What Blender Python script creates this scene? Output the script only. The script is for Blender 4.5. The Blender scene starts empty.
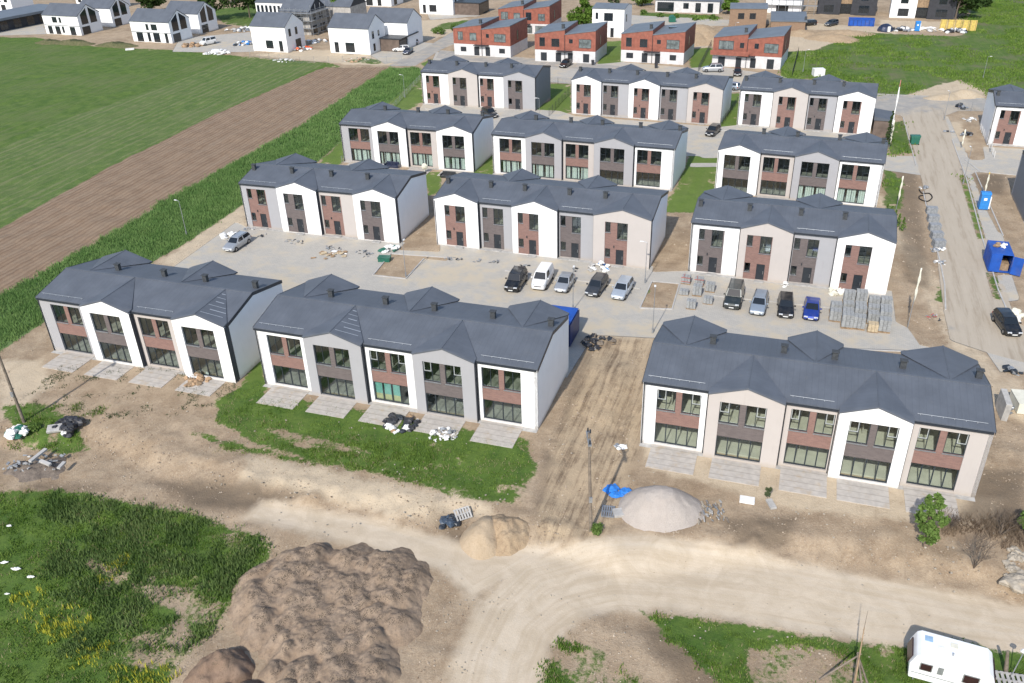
import bpy, bmesh, math, random
import numpy as np
from mathutils import Vector, Matrix, noise as mnoise
R = math.radians
scene = bpy.context.scene
COL = scene.collection
# ------------------------------------------------------------------ camera
IW, IH = 1024, 683
FOC = 864.979
CAMZ = 45.5866
CF = np.array([0, 0.86597898, -0.5000804])
CR = np.array([0.99943231, -0.01684795, -0.02917525])
CU = np.array([0.03369048, 0.49979651, 0.86548738])
cam = bpy.data.cameras.new('camera')
cam.lens = FOC / 1024 * 36
cam.sensor_width = 36
cam.clip_start = 1
cam.clip_end = 4000
camo = bpy.data.objects.new('camera', cam)
COL.objects.link(camo)
camo.matrix_world = Matrix(((CR[0], CU[0], -CF[0], 0), (CR[1], CU[1], -CF[1], 0), (CR[2], CU[2], -CF[2], CAMZ), (0, 0, 0, 1)))
scene.camera = camo
# ------------------------------------------------------------------ light
SUN_EL, SUN_AZ = 41.0, 246.0          # direction towards the sun, azimuth counted from +x counter-clockwise
w = bpy.data.worlds.new('World')
scene.world = w
w.use_nodes = True
nt = w.node_tree
nt.nodes.clear()
sky = nt.nodes.new('ShaderNodeTexSky')
sky.sky_type = 'NISHITA'
sky.sun_disc = False
sky.sun_elevation = R(SUN_EL)
sky.sun_rotation = R(90 - SUN_AZ)
sky.air_density = 1.0
sky.dust_density = 1.0
bg = nt.nodes.new('ShaderNodeBackground')
bg.inputs['Strength'].default_value = 0.15
wo = nt.nodes.new('ShaderNodeOutputWorld')
nt.links.new(sky.outputs[0], bg.inputs[0])
nt.links.new(bg.outputs[0], wo.inputs[0])
sl = bpy.data.lights.new('sun', 'SUN')
sl.energy = 3.6
sl.angle = R(0.8)
sl.color = (1.0, 0.945, 0.865)
so = bpy.data.objects.new('sun', sl)
COL.objects.link(so)
sd = Vector((math.cos(R(SUN_AZ)) * math.cos(R(SUN_EL)), math.sin(R(SUN_AZ)) * math.cos(R(SUN_EL)), math.sin(R(SUN_EL))))
so.rotation_euler = sd.to_track_quat('Z', 'Y').to_euler()
so.location = sd * 200
vs = scene.view_settings
vs.view_transform = 'Standard'
vs.look = 'None'
vs.gamma = 1
vs.exposure = 0.26
vs.use_curve_mapping = False
scene.cycles.use_denoising = True
scene.cycles.max_bounces = 6
scene.cycles.transparent_max_bounces = 8
scene.cycles.caustics_reflective = False
scene.cycles.caustics_refractive = False

# ------------------------------------------------------------------ places on the ground
BANK = None
def ground_h(x, y):
    """height of the terrain: the building plateau is 0, the dirt road below it is lower"""
    if BANK is None:
        return 0.0
    yl = np.interp(x, BANK[0], BANK[1])
    t = np.clip((yl - y) / 3.2, 0, 1)
    return -0.8 * t * t * (3 - 2 * t)
def gp(px, py, z=None):
    """point of the terrain seen at a place of the photograph"""
    d = CF + CR * (px - IW / 2) / FOC - CU * (py - IH / 2) / FOC
    zz = 0.0 if z is None else z
    for k in range(4):
        P = np.array([0, 0, CAMZ]) + d * ((zz - CAMZ) / d[2])
        if z is not None:
            break
        zz = float(ground_h(P[0], P[1]))
    return P
_bp = [(-120, 415), (0, 425), (100, 420), (180, 452), (260, 472), (360, 490), (480, 503), (545, 520), (620, 545), (700, 535), (780, 530), (900, 540), (1010, 565), (1150, 600)]
_b = np.array([gp(*q)[:2] for q in _bp])
BANK = (np.concatenate([[-2000], _b[:, 0], [2000]]), np.concatenate([[_b[0, 1]], _b[:, 1], [_b[-1, 1]]]))

# ------------------------------------------------------------------ numpy noise
def _hash(ix, iy, s):
    n = (ix.astype(np.int64) * 374761393 + iy.astype(np.int64) * 668265263 + s * 1442695041) & 0xffffffff
    n = ((n ^ (n >> 13)) * 1274126177) & 0xffffffff
    return ((n ^ (n >> 16)) & 0xffff) / 65535.0
def vnoise(x, y, s=0):
    ix, iy = np.floor(x), np.floor(y)
    fx, fy = x - ix, y - iy
    fx = fx * fx * (3 - 2 * fx); fy = fy * fy * (3 - 2 * fy)
    a = _hash(ix, iy, s); b = _hash(ix + 1, iy, s); c = _hash(ix, iy + 1, s); d = _hash(ix + 1, iy + 1, s)
    return (a * (1 - fx) + b * fx) * (1 - fy) + (c * (1 - fx) + d * fx) * fy
def fbm(x, y, s=0, o=4):
    v = 0; a = .5; t = 0
    for k in range(o):
        v = v + a * vnoise(x * 2 ** k, y * 2 ** k, s + k * 17); t += a; a *= .5
    return v / t

# ------------------------------------------------------------------ object helpers
def tag(o, label=None, cat=None, group=None, kind=None):
    if label: o['label'] = label
    if cat: o['category'] = cat
    if group: o['group'] = group
    if kind: o['kind'] = kind
    return o
def empty(name, loc=(0, 0, 0), rz=0, label=None, cat=None, group=None, kind=None, parent=None):
    o = bpy.data.objects.new(name, None)
    COL.objects.link(o)
    o.location = loc
    o.rotation_euler = (0, 0, rz)
    o.empty_display_size = .2
    if parent: o.parent = parent
    return tag(o, label, cat, group, kind)
def copy_tree(o, parent=None):
    c = o.copy(); COL.objects.link(c)
    if parent: c.parent = parent
    for ch in list(o.children):
        copy_tree(ch, c)
    return c
class MB:
    def __init__(s):
        s.v = []; s.f = []; s.m = []
    def quad(s, pts, mi=0):
        n = len(s.v); s.v += [tuple(p) for p in pts]; s.f.append(tuple(range(n, n + len(pts)))); s.m.append(mi)
    def box(s, x0, x1, y0, y1, z0, z1, mi=0):
        n = len(s.v)
        s.v += [(x0, y0, z0), (x1, y0, z0), (x1, y1, z0), (x0, y1, z0), (x0, y0, z1), (x1, y0, z1), (x1, y1, z1), (x0, y1, z1)]
        for q in ((0, 3, 2, 1), (4, 5, 6, 7), (0, 1, 5, 4), (1, 2, 6, 5), (2, 3, 7, 6), (3, 0, 4, 7)):
            s.f.append(tuple(n + i for i in q)); s.m.append(mi)
    def obox(s, c, ax, ay, az, mi=0):
        """oriented box: centre and three half axes"""
        c, ax, ay, az = map(np.array, (c, ax, ay, az)); n = len(s.v)
        for a, b, d in ((-1, -1, -1), (1, -1, -1), (1, 1, -1), (-1, 1, -1), (-1, -1, 1), (1, -1, 1), (1, 1, 1), (-1, 1, 1)):
            s.v.append(tuple(c + a * ax + b * ay + d * az))
        for q in ((0, 3, 2, 1), (4, 5, 6, 7), (0, 1, 5, 4), (1, 2, 6, 5), (2, 3, 7, 6), (3, 0, 4, 7)):
            s.f.append(tuple(n + i for i in q)); s.m.append(mi)
    def rbox(s, c, sx, sy, sz, rz=0, tilt=0, mi=0):
        m = Matrix.Rotation(rz, 3, 'Z') @ Matrix.Rotation(tilt, 3, 'X')
        s.obox(c, m @ Vector((sx / 2, 0, 0)), m @ Vector((0, sy / 2, 0)), m @ Vector((0, 0, sz / 2)), mi)
    def prism(s, poly, axis, a, b, mi=0):
        """polygon in the plane across an axis ('x','y','z'), extruded from a to b"""
        def P(q, t):
            if axis == 'y': return (q[0], t, q[1])
            if axis == 'x': return (t, q[0], q[1])
            return (q[0], q[1], t)
        n = len(s.v); k = len(poly)
        s.v += [P(q, a) for q in poly] + [P(q, b) for q in poly]
        s.f.append(tuple(range(n, n + k))); s.m.append(mi)
        s.f.append(tuple(range(n + 2 * k - 1, n + k - 1, -1))); s.m.append(mi)
        for i in range(k):
            j = (i + 1) % k
            s.f.append((n + i, n + k + i, n + k + j, n + j)); s.m.append(mi)
    def tube(s, p0, p1, r0, r1=None, n=8, caps=True, mi=0):
        r1 = r0 if r1 is None else r1
        p0, p1 = Vector(p0), Vector(p1); d = (p1 - p0)
        if d.length < 1e-6: return
        q = d.to_track_quat('Z', 'Y'); b = len(s.v)
        for P, r in ((p0, r0), (p1, r1)):
            for i in range(n):
                a = 2 * math.pi * i / n
                s.v.append(tuple(P + q @ Vector((r * math.cos(a), r * math.sin(a), 0))))
        for i in range(n):
            j = (i + 1) % n
            s.f.append((b + i, b + j, b + n + j, b + n + i)); s.m.append(mi)
        if caps:
            s.f.append(tuple(range(b + n - 1, b - 1, -1))); s.m.append(mi)
            s.f.append(tuple(range(b + n, b + 2 * n))); s.m.append(mi)
    def blob(s, c, r, sq=(1, 1, 1), rough=.25, seed=0, n=8, m=6, mi=0):
        b = len(s.v); rnd = random.Random(seed)
        off = Vector((rnd.random() * 50, rnd.random() * 50, rnd.random() * 50))
        for j in range(m + 1):
            th = math.pi * j / m
            for i in range(n):
                ph = 2 * math.pi * i / n
                d = Vector((math.sin(th) * math.cos(ph), math.sin(th) * math.sin(ph), math.cos(th)))
                k = r * (1 + rough * 2 * mnoise.noise(d * 1.7 + off))
                s.v.append((c[0] + d.x * k * sq[0], c[1] + d.y * k * sq[1], c[2] + d.z * k * sq[2]))
        for j in range(m):
            for i in range(n):
                i2 = (i + 1) % n
                s.f.append((b + j * n + i, b + (j + 1) * n + i, b + (j + 1) * n + i2, b + j * n + i2)); s.m.append(mi)
    def build(s, name, mats, parent=None, smooth=False, loc=None, rz=0, bevel=0, fix=True):
        me = bpy.data.meshes.new(name)
        me.from_pydata(s.v, [], s.f)
        if not isinstance(mats, (list, tuple)): mats = [mats]
        for m in mats: me.materials.append(m)
        if len(mats) > 1: me.polygons.foreach_set('material_index', s.m)
        if fix:
            bm = bmesh.new(); bm.from_mesh(me)
            bmesh.ops.recalc_face_normals(bm, faces=bm.faces)
            bm.to_mesh(me); bm.free()
        if smooth: me.polygons.foreach_set('use_smooth', [True] * len(me.polygons))
        o = bpy.data.objects.new(name, me); COL.objects.link(o)
        if parent: o.parent = parent
        if loc is not None: o.location = loc
        if rz: o.rotation_euler = (0, 0, rz)
        if bevel:
            bv = o.modifiers.new('bevel', 'BEVEL'); bv.width = bevel; bv.segments = 2; bv.limit_method = 'ANGLE'
        me.update()
        return o

# ------------------------------------------------------------------ material helpers
class NT:
    def __init__(s, name):
        s.m = bpy.data.materials.new(name); s.m.use_nodes = True
        s.t = s.m.node_tree; s.t.nodes.clear()
        s.out = s.t.nodes.new('ShaderNodeOutputMaterial')
    def n(s, typ, ins=None, **kw):
        nd = s.t.nodes.new(typ)
        for k, v in kw.items(): setattr(nd, k, v)
        if ins:
            for k, v in ins.items(): s.set(nd.inputs[k], v)
        return nd
    def set(s, sock, v):
        if isinstance(v, bpy.types.NodeSocket): s.t.links.new(v, sock)
        elif isinstance(v, (tuple, list)) and len(v) == 3 and sock.type == 'RGBA': sock.default_value = (*v, 1)
        else: sock.default_value = v
    def math(s, op, a, b=0.0, c=None, clamp=False):
        nd = s.t.nodes.new('ShaderNodeMath'); nd.operation = op; nd.use_clamp = clamp
        s.set(nd.inputs[0], a); s.set(nd.inputs[1], b)
        if c is not None: s.set(nd.inputs[2], c)
        return nd.outputs[0]
    def add(s, a, b): return s.math('ADD', a, b)
    def mul(s, a, b): return s.math('MULTIPLY', a, b)
    def sub(s, a, b): return s.math('SUBTRACT', a, b)
    def mix(s, f, a, b, blend='MIX'):
        nd = s.t.nodes.new('ShaderNodeMix'); nd.data_type = 'RGBA'; nd.blend_type = blend
        s.set(nd.inputs[0], f); s.set(nd.inputs[6], a); s.set(nd.inputs[7], b)
        return nd.outputs[2]
    def step(s, v, lo, hi):
        nd = s.t.nodes.new('ShaderNodeMapRange'); nd.interpolation_type = 'SMOOTHSTEP'
        s.set(nd.inputs[0], v); nd.inputs[1].default_value = lo; nd.inputs[2].default_value = hi
        return nd.outputs[0]
    def pos(s):
        return s.n('ShaderNodeNewGeometry').outputs['Position']
    def obj(s):
        return s.n('ShaderNodeTexCoord').outputs['Object']
    def map(s, vec, scale=(1, 1, 1), rot=(0, 0, 0), loc=(0, 0, 0)):
        nd = s.t.nodes.new('ShaderNodeMapping'); s.set(nd.inputs[0], vec)
        nd.inputs[1].default_value = loc; nd.inputs[2].default_value = rot; nd.inputs[3].default_value = scale
        return nd.outputs[0]
    def strip(s, vec, ang, scale):
        return s.map(s.map(vec, rot=(0, 0, ang)), scale)
    def noise(s, vec, scale, detail=4, rough=.55, dist=0):
        nd = s.t.nodes.new('ShaderNodeTexNoise'); s.set(nd.inputs['Vector'], vec)
        nd.inputs['Scale'].default_value = scale; nd.inputs['Detail'].default_value = detail
        nd.inputs['Roughness'].default_value = rough; nd.inputs['Distortion'].default_value = dist
        return nd.outputs[0]
    def wave(s, vec, scale, dist=0, detail=2, dscale=1, direction='X', profile='SIN'):
        nd = s.t.nodes.new('ShaderNodeTexWave'); s.set(nd.inputs['Vector'], vec); nd.bands_direction = direction; nd.wave_profile = profile
        nd.inputs['Scale'].default_value = scale; nd.inputs['Distortion'].default_value = dist
        nd.inputs['Detail'].default_value = detail; nd.inputs['Detail Scale'].default_value = dscale
        return nd.outputs['Fac']
    def attr(s, name):
        nd = s.t.nodes.new('ShaderNodeAttribute'); nd.attribute_name = name
        return nd.outputs['Fac']
    def attrc(s, name):
        nd = s.t.nodes.new('ShaderNodeAttribute'); nd.attribute_name = name
        return nd.outputs['Color']
    def bump(s, h, strength=.3, dist=.05):
        nd = s.t.nodes.new('ShaderNodeBump'); s.set(nd.inputs['Height'], h)
        nd.inputs['Strength'].default_value = strength; nd.inputs['Distance'].default_value = dist
        return nd.outputs[0]
    def bsdf(s, col, rough=.8, metal=0, normal=None, spec=None, **kw):
        b = s.t.nodes.new('ShaderNodeBsdfPrincipled')
        s.set(b.inputs['Base Color'], col); s.set(b.inputs['Roughness'], rough); s.set(b.inputs['Metallic'], metal)
        if normal is not None: s.set(b.inputs['Normal'], normal)
        if spec is not None: b.inputs['Specular IOR Level'].default_value = spec
        for k, v in kw.items(): s.set(b.inputs[k], v)
        s.t.links.new(b.outputs[0], s.out.inputs[0])
        return s.m
M = {}
def plain(name, col, rough=.7, metal=0, var=.12, scale=3, bump=0, dirt=0, spec=None):
    t = NT(name); p = t.obj()
    n1 = t.noise(p, scale, 5)
    c2 = tuple(max(0, c * (1 - var)) for c in col); c1 = tuple(min(1, c * (1 + var * .7)) for c in col)
    c = t.mix(t.step(n1, .3, .7), c2, c1)
    if dirt:
        n2 = t.noise(p, scale * .35, 6, .7)
        c = t.mix(t.mul(t.step(n2, .52, .75), dirt), c, (.22, .19, .15))
    nrm = t.bump(t.noise(p, scale * 8, 3), bump, .02) if bump else None
    M[name] = t.bsdf(c, rough, metal, nrm, spec)
    return M[name]
# ------------------------------------------------------------------ building materials
def render_mat(name, col):
    t = NT(name); p = t.obj()
    n = t.noise(p, .9, 5, .6); n2 = t.noise(t.map(p, (2.5, 2.5, .25)), 1.2, 4, .6)
    c = t.mix(t.mul(t.step(n, .35, .75), .5), col, tuple(k * .93 for k in col))
    c = t.mix(t.mul(t.step(n2, .56, .8), .35), c, tuple(k * f for k, f in zip(col, (.84, .81, .77))))
    zz = t.n('ShaderNodeSeparateXYZ', {0: p}).outputs[2]
    splash = t.mul(t.sub(1.0, t.step(t.add(zz, t.mul(t.noise(p, 3, 4), .5)), .2, .85)), .6)
    c = t.mix(splash, c, (.42, .36, .29))
    M[name] = t.bsdf(c, .85, 0, t.bump(t.noise(p, 30, 3), .12, .01), .2)
render_mat('white', (.88, .885, .885)); render_mat('grey', (.375, .375, .39)); render_mat('beige', (.50, .462, .435))
render_mat('endgrey', (.22, .23, .25))
def brick_mat(name, c1, c2, mortar):
    t = NT(name); p = t.obj()
    s = t.n('ShaderNodeSeparateXYZ', {0: p})
    q = t.n('ShaderNodeCombineXYZ', {0: t.add(s.outputs[0], s.outputs[1]), 1: s.outputs[2]}).outputs[0]
    b = t.n('ShaderNodeTexBrick', {'Vector': q, 'Color1': c1, 'Color2': c2, 'Mortar': mortar, 'Scale': 1.0, 'Mortar Size': .012, 'Brick Width': .36, 'Row Height': .11})
    n = t.noise(q, 1.6, 5); n3 = t.noise(t.map(q, (1, 3, 1)), 5, 2)
    c = t.mix(t.mul(t.step(n, .3, .7), .3), b.outputs[0], tuple(k * .72 for k in c1))
    c = t.mix(t.mul(t.step(n3, .55, .7), .35), c, tuple(min(1, k * 1.5) for k in c2))
    M[name] = t.bsdf(c, .85, 0, t.bump(b.outputs[1], -.2, .01), .25)
brick_mat('redbrick', (.27, .16, .135), (.21, .125, .108), (.26, .185, .16))
brick_mat('darkbrick', (.165, .14, .135), (.125, .105, .104), (.165, .145, .14))
brick_mat('tanbrick', (.30, .20, .13), (.23, .15, .10), (.28, .22, .17))
def roof_mat(name, col, rough=.42, rot=0):
    t = NT(name); p = t.obj()
    wv = t.wave(t.map(p, rot=(0, 0, rot)), .628, 0, 0)
    seam = t.step(wv, .93, 1.0)
    px_ = t.n('ShaderNodeSeparateXYZ', {0: t.map(p, rot=(0, 0, rot))}).outputs[0]
    wn = t.n('ShaderNodeTexWhiteNoise', noise_dimensions='1D'); t.set(wn.inputs['W'], t.math('FLOOR', t.mul(px_, 2.0)))
    n = t.noise(p, .45, 5, .6); nn = t.noise(t.map(p, (3, .4, .4), (0, 0, rot)), 1.0, 3)
    c = t.mix(t.step(n, .3, .72), tuple(k * .88 for k in col), tuple(k * 1.1 for k in col))
    c = t.mix(t.mul(t.step(nn, .55, .8), .3), c, tuple(k * 1.25 for k in col))
    c = t.mix(t.mul(wn.outputs[0], .14), c, tuple(k * .72 for k in col)); c = t.mix(t.mul(t.step(t.noise(t.map(p, (.5, .5, .5)), 1.7, 6, .75), .55, .75), .22), c, (.17, .165, .155))
    c = t.mix(t.mul(seam, .17), c, tuple(k * .6 for k in col))
    M[name] = t.bsdf(c, t.add(rough, t.mul(n, .15)), .0, t.bump(seam, .3, .02), .35)
roof_mat('roof', (.108, .122, .146), .55); roof_mat('roof_cross', (.108, .122, .146), .55, rot=R(90))
roof_mat('roof_flat', (.15, .175, .205), .5)
plain('trim', (.035, .042, .052), .45, .2, .1)
plain('frame', (.03, .04, .05), .4, .1, .1)
plain('sash', (.42, .45, .45), .45, 0, .05)
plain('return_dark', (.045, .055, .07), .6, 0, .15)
plain('pipe', (.05, .055, .065), .4, .4, .1)
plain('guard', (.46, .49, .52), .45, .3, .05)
plain('room_wall', (.30, .30, .26), .9, 0, .2, 1); plain('room_pale', (.50, .51, .43), .9, 0, .1, 1); plain('room_dark', (.36, .34, .31), .9, 0, .3, 1)
plain('curtain', (.72, .76, .74), .9, 0, .1, 4)
plain('door', (.028, .034, .042), .4, .1, .15); plain('metal', (.55, .56, .58), .35, .9, .05)
plain('galv', (.38, .40, .42), .5, .6, .15)
plain('chimney', (.06, .065, .07), .7, .1, .25, 6)
plain('soffit', (.30, .31, .32), .8)
def glass_mat(name, tint, fac):
    t = NT(name)
    g = t.n('ShaderNodeBsdfGlossy', {'Color': (.85, .92, .95), 'Roughness': .03})
    tr = t.n('ShaderNodeBsdfTransparent', {'Color': tint})
    lw = t.n('ShaderNodeLayerWeight', {'Blend': .5})
    f = t.math('ADD', t.mul(t.math('POWER', lw.outputs['Facing'], 4.0), .9), fac + .045, clamp=True)
    mx = t.n('ShaderNodeMixShader', {0: f, 1: tr.outputs[0], 2: g.outputs[0]})
    t.t.links.new(mx.outputs[0], t.out.inputs[0])
    M[name] = t.m
glass_mat('glass', (.88, .93, .91), .03); glass_mat('glass_clear', (.95, .97, .95), .0)
plain('glass_dark', (.018, .024, .03), .08, 0, .2, 2, spec=.8)
plain('patio_old', (.40, .37, .345), .9, 0, .14, 2.2, .2, .35)
t = NT('patio'); p = t.obj()
wv = t.wave(p, .42, .25, 2, .5, 'Y')
c = t.mix(t.step(t.noise(p, 2, 6), .3, .7), (.41, .38, .345), (.50, .465, .42))
c = t.mix(t.mul(t.step(wv, .92, 1.0), .45), c, (.22, .195, .165))
c = t.mix(t.mul(t.step(t.noise(p, .8, 6, .7), .52, .68), .5), c, (.42, .32, .20))
M['patio'] = t.bsdf(c, .9, 0, t.bump(t.noise(p, 14, 4), .2, .02))
plain('concrete', (.42, .41, .39), .9, 0, .18, 2, .2, .3); plain('paver', (.27, .285, .30), .9, 0, .25, 4, .15, .1); plain('paver_light', (.31, .32, .32), .9, 0, .2, 4, .15, .1)
plain('sandstone', (.52, .42, .28), .9, 0, .2, 5); plain('kerb', (.46, .45, .43), .9, 0, .12, 1, 0, .3)
plain('wood', (.30, .21, .13), .85, 0, .3, 3); plain('old_wood', (.20, .165, .13), .9, 0, .3, 3)
plain('scaffold_wood', (.24, .21, .17), .85, 0, .3, 3); plain('bark', (.14, .11, .085), .95, 0, .3, 5)
plain('white_plastic', (.80, .80, .78), .6, 0, .1, 2); plain('cream', (.70, .68, .57), .7, 0, .1, 2)
plain('black_plastic', (.035, .036, .042), .5, 0, .4, 4); plain('blue_steel', (.015, .09, .42), .42, .1, .15, 1, 0, .25)
plain('blue_dark', (.012, .03, .13), .5, .1, .2, 1); plain('blue_plastic', (.03, .22, .58), .45, 0, .1)
plain('blue_tarp', (.03, .20, .62), .5, 0, .2, 4); plain('dull_blue', (.06, .085, .12), .5, 0, .3, 4); plain('green_plastic', (.02, .13, .09), .45, 0, .15)
plain('red_plastic', (.42, .12, .10), .5, 0, .15); plain('orange_plastic', (.75, .12, .03), .55, 0, .15)
plain('yellow', (.60, .45, .12), .6, 0, .2, 2, 0, .2); plain('rubber', (.015, .015, .016), .8)
plain('cardboard', (.33, .22, .13), .9, 0, .25, 3); plain('film_teal', (.22, .48, .45), .4); plain('film_yellow', (.55, .50, .28), .4); plain('insulation', (.45, .30, .18), .9, 0, .2)
plain('redclad', (.29, .10, .068), .8, 0, .2, 1.2, 0, .2); plain('redclad_side', (.29, .10, .068), .8, 0, .2, 1.2)
plain('lightclad', (.62, .61, .61), .85, 0, .1, 1); plain('darkclad', (.035, .037, .045), .7, 0, .2, 1)
plain('browncladding', (.14, .105, .085), .8, 0, .25, 1); plain('aerated_block', (.42, .40, .37), .9, 0, .2, 1.5)
plain('fibreglass', (.84, .85, .85), .32, 0, .04, 2, 0, .12); plain('tinted', (.04, .018, .02), .15, 0, .2, 2)
plain('skyblue', (.30, .45, .62), .3); plain('stone', (.38, .335, .27), .9, 0, .25, 3, .3)
plain('asphaltkerb', (.33, .33, .32), .9)
# ------------------------------------------------------------------ ground zones
# outlines were read off the photograph and are laid on the terrain; (outline, cap in metres: a low cap makes a patchy zone)
LAWN = [([(545, 84), (570, 84), (572, 112), (535, 120), (534, 108), (552, 100)], 2), ([(600, 42), (625, 40), (624, 62), (598, 68)], 2), ([(690, 50), (713, 47), (712, 72), (690, 78)], 2), ([(780, 52), (812, 50), (806, 78), (782, 80)], 2), ([(690, 153), (719, 153), (716, 190), (706, 212), (662, 212), (680, 180)], 2.5), ([(715, 95), (740, 93), (738, 128), (718, 128)], 1), ([(420, 74), (424, 102), (395, 118), (350, 150), (340, 165), (318, 165), (345, 135), (385, 105), (413, 76)], 3), ([(424, 172), (442, 172), (440, 192), (428, 196)], 1.5), ([(470, 172), (494, 152), (494, 178), (476, 186)], 1), ([(240, 385), (262, 352), (270, 352), (262, 380)], 1.5), ([(959, 176), (966, 176), (985, 238), (978, 240)], 2), ([(420, 64), (455, 50), (470, 52), (430, 68)], 1.5)]
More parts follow.
